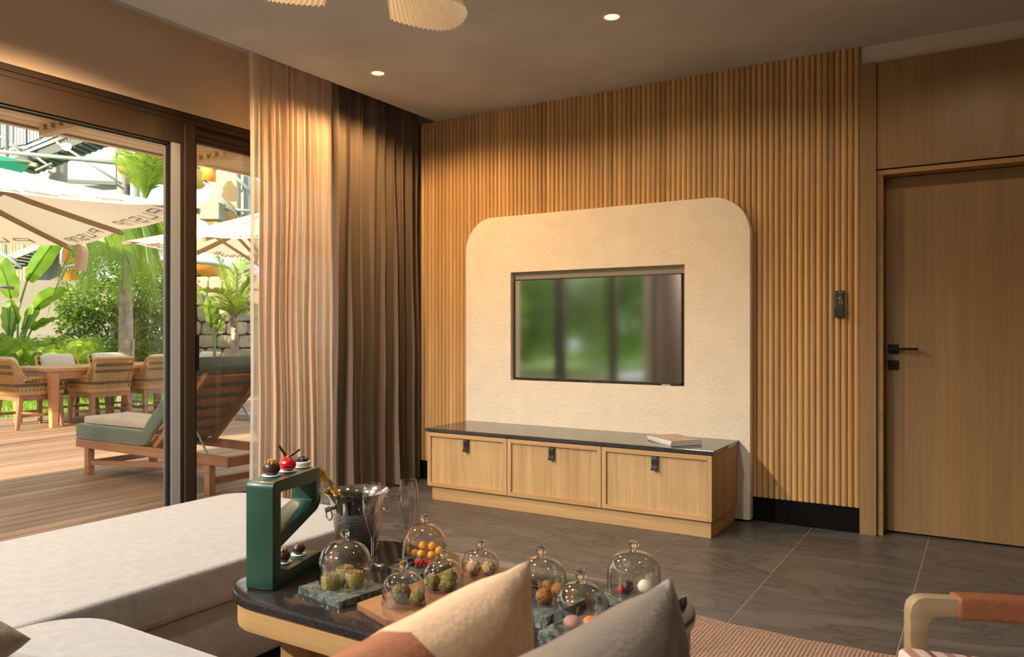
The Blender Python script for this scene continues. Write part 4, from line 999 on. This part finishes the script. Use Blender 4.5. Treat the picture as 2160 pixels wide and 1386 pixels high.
chute([(-23.57,12.52,2.05),(-23.19,12.76,3.18),(-23.62,13.08,4.08),(-24.22,13.30,5.03)], .30, m_orange, 'steep orange water slide over the garden wall')
chute([(-24.61,15.40,7.10),(-24.07,15.74,6.86),(-23.49,16.09,6.75),(-23.44,17.30,6.80)], .62, m_tan, 'tan water slide high behind the palm crown')
M().tube([(-23.56,15.11,6.83),(-22.71,15.63,6.77)], .06, 8).tube([(-23.23,15.31,6.84),(-23.23,15.31,6.52)], .10, 8).tube([(-23.59,15.09,6.55),(-23.17,15.35,6.55)], .08, 8).build('slide_frame', m_blk, tw, True)
M().bar((-23.84,15.29,7.14),(-22.14,16.34,6.93), .2, .30).build('gantry_beam', m_conc, tw)
st = thing('slide_structure', (-19.83,15.99,1.20), 'cream moulded slide mountain with steel pipes right of the window post', 'slide structure')
M().ball((-19.79,16.01,5.03), 1.0, 18, 12, .25, 2, sc=(.85,.85,1.35)).build('cream_mound', m_tan, st, True)
M().ball((-20.63,16.09,4.96), .6, 14, 10, .2, 2, sc=(1,1,.8)).build('cream_mound', m_tan, st, True)
col2 = Vector((-18.96,15.35,5.72)); M().tube([(col2.x,col2.y,-.06),(col2.x,col2.y,6.0)], .06, 8).build('post', m_dsteel, st, True)
col2 = Vector((-19.09,15.74,5.79)); M().tube([(col2.x,col2.y,-.06),(col2.x,col2.y,9)], .16, 10).build('column', m_galv, st, True)
for a, b_ in (((-18.97,14.76,6.10),(-18.24,15.21,5.27)),((-19.41,14.49,5.59),(-18.64,14.96,4.68)),((-19.73,14.64,4.88),(-18.36,15.48,4.75))): M().tube([a,b_], .055, 6).build('pipe', m_galv, st, True)
M().box(-.3,.3,-.3,.3,0,.5).xf(Matrix.Translation(Vector((-19.29,14.68,4.46))) @ Matrix.Rotation(YAW,4,'Z')).build('concrete_block', m_conc, st)
M().tube([(-19.37,14.52,6.00),(-19.27,14.57,5.87),(-19.30,14.56,5.59)], .20, 10).build('orange_bend', m_orange, st, True)
M().tube([(-19.14,14.54,5.98),(-19.00,14.62,5.93),(-18.95,14.65,6.06)], .05, 8).build('grey_bend', m_dsteel, st, True)
# ================================================================== PLANTS
m_ban = leafmat('banana leaf', (.085,.20,.012), (.20,.34,.03), .42, scale=2.0); m_stem = flat('green stem', (.16,.24,.06), .5)
m_tree = leafmat('shrub leaf', (.06,.15,.015), (.20,.34,.045), .42, scale=1.2); m_gard = leafmat('garden leaf', (.06,.22,.012), (.17,.38,.03), .5, scale=.6); m_palm = leafmat('palm leaflet', (.12,.24,.015), (.30,.44,.05), .45, scale=1.5)
m_bark = flat('grey bark', (.34,.28,.22), .9, 9, .35, .8, 20)
def big_leaf(parent, pts, wd, fold=.25, side=None, seed=0, tear=.0):
    P = [Vector(p) for p in pts]; N_ = len(P)-1; R_ = random.Random(seed)
    sd_ = Vector(side or RV)
    def c(u):
        k = min(int(u*N_), N_-1); f = u*N_-k; return P[k].lerp(P[k+1], f), (P[k+1]-P[k]).normalized()
    def fn(u, v):
        q, d = c(u); x = (sd_ - d*sd_.dot(d)).normalized(); y = d.cross(x)
        w_ = 1.35*wd*(math.sin(PI*min(1,u*.92+.08))**.55)*(1-.25*u)
        b_ = 2*v-1; return q + x*b_*w_*.5*math.cos(fold) + y*abs(b_)*w_*.5*math.sin(fold) + y*.02*math.sin(u*22+seed)*abs(b_)
    m = M().grid(fn, 18, 6); m.tube([c(i/12)[0] for i in range(13)], [.016*(1-i/14) for i in range(13)], 5)
    return m.build('leaf', m_ban, parent, True, recalc=False)
bn = thing('banana_plant', (-15.05,7.19,0.43), 'tall plant with big paddle leaves at the left edge of the garden', 'plant')
base = Vector((-15.05,7.19,0.34))
LV = [(((-14.81,7.34,2.13),(-14.52,7.40,2.46),(-14.20,7.48,2.79),(-14.00,7.60,3.15)), .30, .35),
 (((-14.74,7.03,1.79),(-14.69,6.94,2.08),(-14.67,6.84,2.36),(-14.79,6.76,2.48)), .34, .2),
 (((-14.49,7.30,1.61),(-14.24,7.33,1.77),(-13.94,7.40,1.88),(-13.63,7.48,1.93)), .26, .5),
 (((-14.85,7.32,1.25),(-14.68,7.30,1.46),(-14.49,7.30,1.61),(-14.39,7.36,1.67)), .20, .5),
 (((-14.64,7.33,1.24),(-14.38,7.37,1.35),(-14.11,7.41,1.42),(-13.78,7.50,1.43)), .14, .3),
 (((-14.74,7.15,1.35),(-14.67,7.07,1.54),(-14.64,6.98,1.72),(-14.66,6.96,1.78)), .12, .8),
 (((-15.08,7.17,1.18),(-15.10,7.16,1.37),(-15.11,7.15,1.59),(-15.13,7.15,1.76)), .25, .2),
 (((-14.91,7.28,0.90),(-14.88,7.29,1.10),(-14.87,7.30,1.24),(-14.88,7.29,1.33)), .10, .4),
 (((-15.17,7.12,0.94),(-15.21,7.09,1.07),(-15.29,7.05,1.13),(-15.37,6.99,1.10)), .2, .4)]
for i, (p, wd, fo) in enumerate(LV):
    q = Vector(p[0]); b_ = base + RV*(.04*(i-4)); mid = b_.lerp(q, .55) + RV*(.03*(i%3-1)); mid.z += .05
    sm = M().tube([(b_.x,b_.y,-.06), b_.lerp(mid,.5), mid, q], [.045,.035,.024,.016], 7).build('stem', m_stem, bn, True); big_leaf(sm, p, wd, fo, seed=i)
b2 = thing('banana_plant', (-9.80,7.48,0.57), 'small paddle leaf plant right of the window post by the stone wall', 'plant')
for i, (p, wd) in enumerate(((((-9.83,7.46,1.27),(-9.76,7.38,1.42),(-9.70,7.30,1.58),(-9.71,7.30,1.74)), .14),(((-9.79,7.49,1.31),(-9.79,7.49,1.48),(-9.80,7.48,1.62),(-9.83,7.46,1.73)), .12),(((-9.77,7.50,1.20),(-9.72,7.53,1.34),(-9.68,7.55,1.43),(-9.63,7.58,1.47)), .10))):
    big_leaf(b2, p, wd, .4, seed=20+i); M().tube([(-9.79,7.49,0.57),(-9.79,7.49,0.99),p[0]], [.03,.02,.012], 6).build('stem', m_stem, b2, True)
def leaves(m, c, r, n, size, R_, sc=(1,1,1), hollow=.5):
    c = Vector(c)
    for i in range(n):
        d = Vector((R_.gauss(0,1), R_.gauss(0,1), R_.gauss(0,1))).normalized()
        q = c + Vector((d.x*sc[0], d.y*sc[1], d.z*sc[2]))*r*(hollow+(1-hollow)*R_.random()**.6)
        s = size*R_.uniform(.6,1.25); a = (d*.6 + Vector((R_.uniform(-1,1),R_.uniform(-1,1),R_.uniform(-1.2,.4)))).normalized()
        x = a.cross(Vector((R_.uniform(-1,1),R_.uniform(-1,1),R_.uniform(-1,1)))).normalized()
        m.add([q, q+a*s*.5+x*s*.28, q+a*s, q+a*s*.5-x*s*.28], [(0,1,2,3)])
def shrub(name, base, clusters, n, size, mat, label, seed, trunk=.05, cat='tree', sc=(1,1,1)):
    R_ = random.Random(seed); t = thing(name, base, label, cat)
    m = M()
    for c, r in clusters: leaves(m, c, r, n, size, R_, sc)
    f = m.build('foliage', mat, t, None, recalc=False); tag(f, kind='stuff')
    b_ = Vector(base); k = M()
    for c, r in clusters:
        c = Vector(c); mid = b_.lerp(c, .5); mid.x = b_.x*.7+c.x*.3; mid.y = b_.y*.7+c.y*.3
        k.tube([b_, mid, c], [trunk, trunk*.6, trunk*.2], 6)
    k.build('branches', m_bark, t, True)
    return t
shrub('leafy_tree', (-13.95,8.57,0.30), [((-14.33,8.22,1.73),.55),((-14.05,8.51,2.10),.6),((-13.74,8.81,2.01),.52),((-14.43,8.51,2.52),.5),((-13.78,8.91,1.45),.42),((-14.37,8.08,1.29),.42),((-13.97,8.44,1.29),.52),((-13.73,9.06,2.25),.32),((-14.06,8.15,0.89),.36),((-13.59,8.79,0.89),.36),((-14.14,8.80,2.75),.45),((-14.52,8.10,1.69),.35),((-13.69,9.20,1.20),.35),((-13.85,9.34,1.76),.35),((-13.58,9.03,0.79),.3)], 900, .085, m_tree, 'dense leafy green tree behind the outdoor dining table', 5)
fl = shrub('flowering_bush', (-13.49,7.91,0.61), [((-13.43,7.83,0.91),.28),((-13.22,7.96,0.80),.26)], 420, .07, m_tree, 'low bush with white flowers behind the table', 6, .02, 'bush')
k = M(); R = random.Random(9); leaves(k, (-13.22,7.73,1.05), .2, 70, .05, R); k.build('white_flowers', flat('white petal', (.8,.78,.76), .7), fl, recalc=False)
# palms
def frond(pts, leaf, n, droop, wd=.018, seed=0, name='frond', hang=.0, parent=None, mat=None):
    P = [Vector(p) for p in pts]; N_ = len(P)-1; R_ = random.Random(seed); m = M()
    def c(u):
        k = min(int(u*N_), N_-1); f = u*N_-k; return P[k].lerp(P[k+1], f), (P[k+1]-P[k]).normalized()
    m.tube([c(i/10)[0] for i in range(11)], [.014*(1-i/12) for i in range(11)], 4)
    for i in range(n):
        u = .12+.88*i/n; q, d = c(u); x = d.cross(Vector((0,0,1))); x = x.normalized() if x.length > .01 else Vector((1,0,0))
        l = leaf*(.45+.55*math.sin(PI*min(1,u*.85+.12)))*R_.uniform(.8,1.15)
        for s_ in (-1,1):
            dr = (x*s_*(1-hang) + d*.75*(1-hang*.5) + Vector((0,0,-hang*1.4+.15*(1-hang)+R_.uniform(-.15,.15)))).normalized()
            a = q + dr*l*.5 + Vector((0,0,.02-droop*l*.15)); b_ = q + dr*l + Vector((0,0,-droop*l*.6)); sd = (d*(1-hang)+x*hang)*wd
            m.add([q-sd*.5, q+sd*.5, a+sd*.5, a-sd*.5, b_], [(0,1,2,3),(3,2,4)])
    return m.build(name, mat or m_palm, parent, recalc=False)
def arch(c, az, L, rise, fall, n=6):
    c = Vector(c); d = Vector((math.cos(az), math.sin(az), 0))
    return [c + d*L*(i/n) + Vector((0,0,rise*math.sin(PI*.55*i/n) - fall*(i/n)**2.2)) for i in range(n+1)]
pl = thing('weeping_palm', (-12.33,7.69,0.40), 'slender palm with drooping bright fronds and ragged grey trunk', 'palm')
tb_ = Vector((-12.33,7.69,0.40)); tp_ = Vector((-12.35,7.68,3.03))
tr = M().tube([(tb_.x,tb_.y,-.06), tb_.lerp(tp_,.12), tb_.lerp(tp_,.45), tb_.lerp(tp_,.72), tp_], [.15,.125,.105,.07,.045], 14); tr.build('trunk', m_bark, pl, True)
for i in range(9):
    a = i*.9+.3; p = tb_.lerp(tp_, .1+.075*i); r_ = .115-.006*i; d = Vector((math.cos(a),math.sin(a),0))
    M().bar(p+d*r_, p+d*(r_+.035)+Vector((0,0,.42)), .09, .02, d, taper=.35).build('bark_strip', m_bark, pl)
for i in range(20):
    az = i*2.4; frond(arch(tp_+Vector((0,0,.0)), az, .75+.25*(i%3), .55+.15*(i%2), 1.15+.35*(i%3)), 0.62, 64, .5, .018, i, parent=pl, hang=.55)
for i in range(11):
    az = 5.3+.42*i; frond(arch(Vector((-12.07,7.85,3.39)), az, .45+.12*(i%3), .80+.12*(i%2), .12), 0.45, 52, .2, .016, 40+i, parent=pl, hang=.1)
p2 = thing('feather_palm', (-9.94,7.98,0.46), 'young feather palm against the stone wall right of the post', 'palm')
tb_ = Vector((-9.94,7.98,0.46)); tp_ = Vector((-9.95,7.98,1.41))
M().tube([(tb_.x,tb_.y,-.06), tb_.lerp(tp_,.5), tp_], [.075,.062,.04], 12).build('trunk', m_bark, p2, True)
for i in range(6):
    a = i*1.05; p = tb_.lerp(tp_, .35+.1*i); d = Vector((math.cos(a),math.sin(a),0)); M().bar(p+d*.05, p+d*.07+Vector((0,0,.3)), .05, .012, d, taper=.4).build('bark_strip', m_bark, p2)
for pts in (((-9.95,7.98,1.41),(-10.00,7.94,1.68),(-10.07,7.90,1.97),(-10.14,7.86,2.27),(-10.23,7.80,2.49)),((-9.93,7.98,1.41),(-9.88,8.01,1.64),(-9.83,8.05,1.85),(-9.73,8.11,2.01)),((-9.95,7.98,1.41),(-9.73,7.76,1.63),(-9.60,7.49,1.76),(-9.56,7.28,1.80)),((-9.95,7.98,1.41),(-10.09,8.12,1.72),(-10.16,8.20,2.07),(-10.19,8.29,2.34)),((-9.95,7.98,1.41),(-9.69,7.90,1.53),(-9.41,7.83,1.56),(-9.21,7.84,1.47)),((-9.95,7.98,1.41),(-9.96,7.85,1.53),(-9.90,7.65,1.56),(-9.91,7.53,1.48))):
    frond(pts, .40, 60, .25, .016, len(pts), parent=p2)
for j, (pb, lab) in enumerate((((-13.77,7.04,0.59),'feathery palm clump left of centre behind the table'),((-13.05,7.24,0.60),'feathery palm clump behind the chair across the table'),((-14.44,6.86,0.58),'feathery palm clump below the big paddle leaves'))):
    t = thing('areca_palm', pb, lab, 'palm', 'low palm clumps behind the table'); b_ = Vector(pb); b_.z = -.06
    for i in range(17):
        az = i*2.4+j; frond(arch(b_+Vector((0,0,.15)), az, .35+.12*(i%4), .95+.12*(i%3), .30+.1*(i%2)), .28, 40, .35, .015, 60+i, parent=t)
# garden to the left of the frame, seen in the television
for i, (x, y, z, r) in enumerate(((-11.8,-3.0,1.9,1.6),(-12.2,-6.2,2.0,1.8),(-12.6,-9.6,2.2,2.1),(-15.0,-1.5,1.9,1.5),(-11,-13.5,2.4,2.4),(-7.5,-14.5,2.4,2.3),(-15.5,-13,2.6,2.4))):
    b_ = (x,y,-.06)
    shrub('garden_tree', b_, [((x,y,z),r),((x+.6,y-.9,z*.8),r*.7),((x-.3,y+1,z*1.2),r*.7)], 2600, .26, m_gard, ['rounded green tree reflected at the left of the television','second green tree reflected in the television','third green tree reflected in the television','green tree beside the deck reflected in the television','tall green tree deep in the reflected garden','green tree behind the reflected deck end','green tree at the far reflected corner'][i], 70+i, .09)
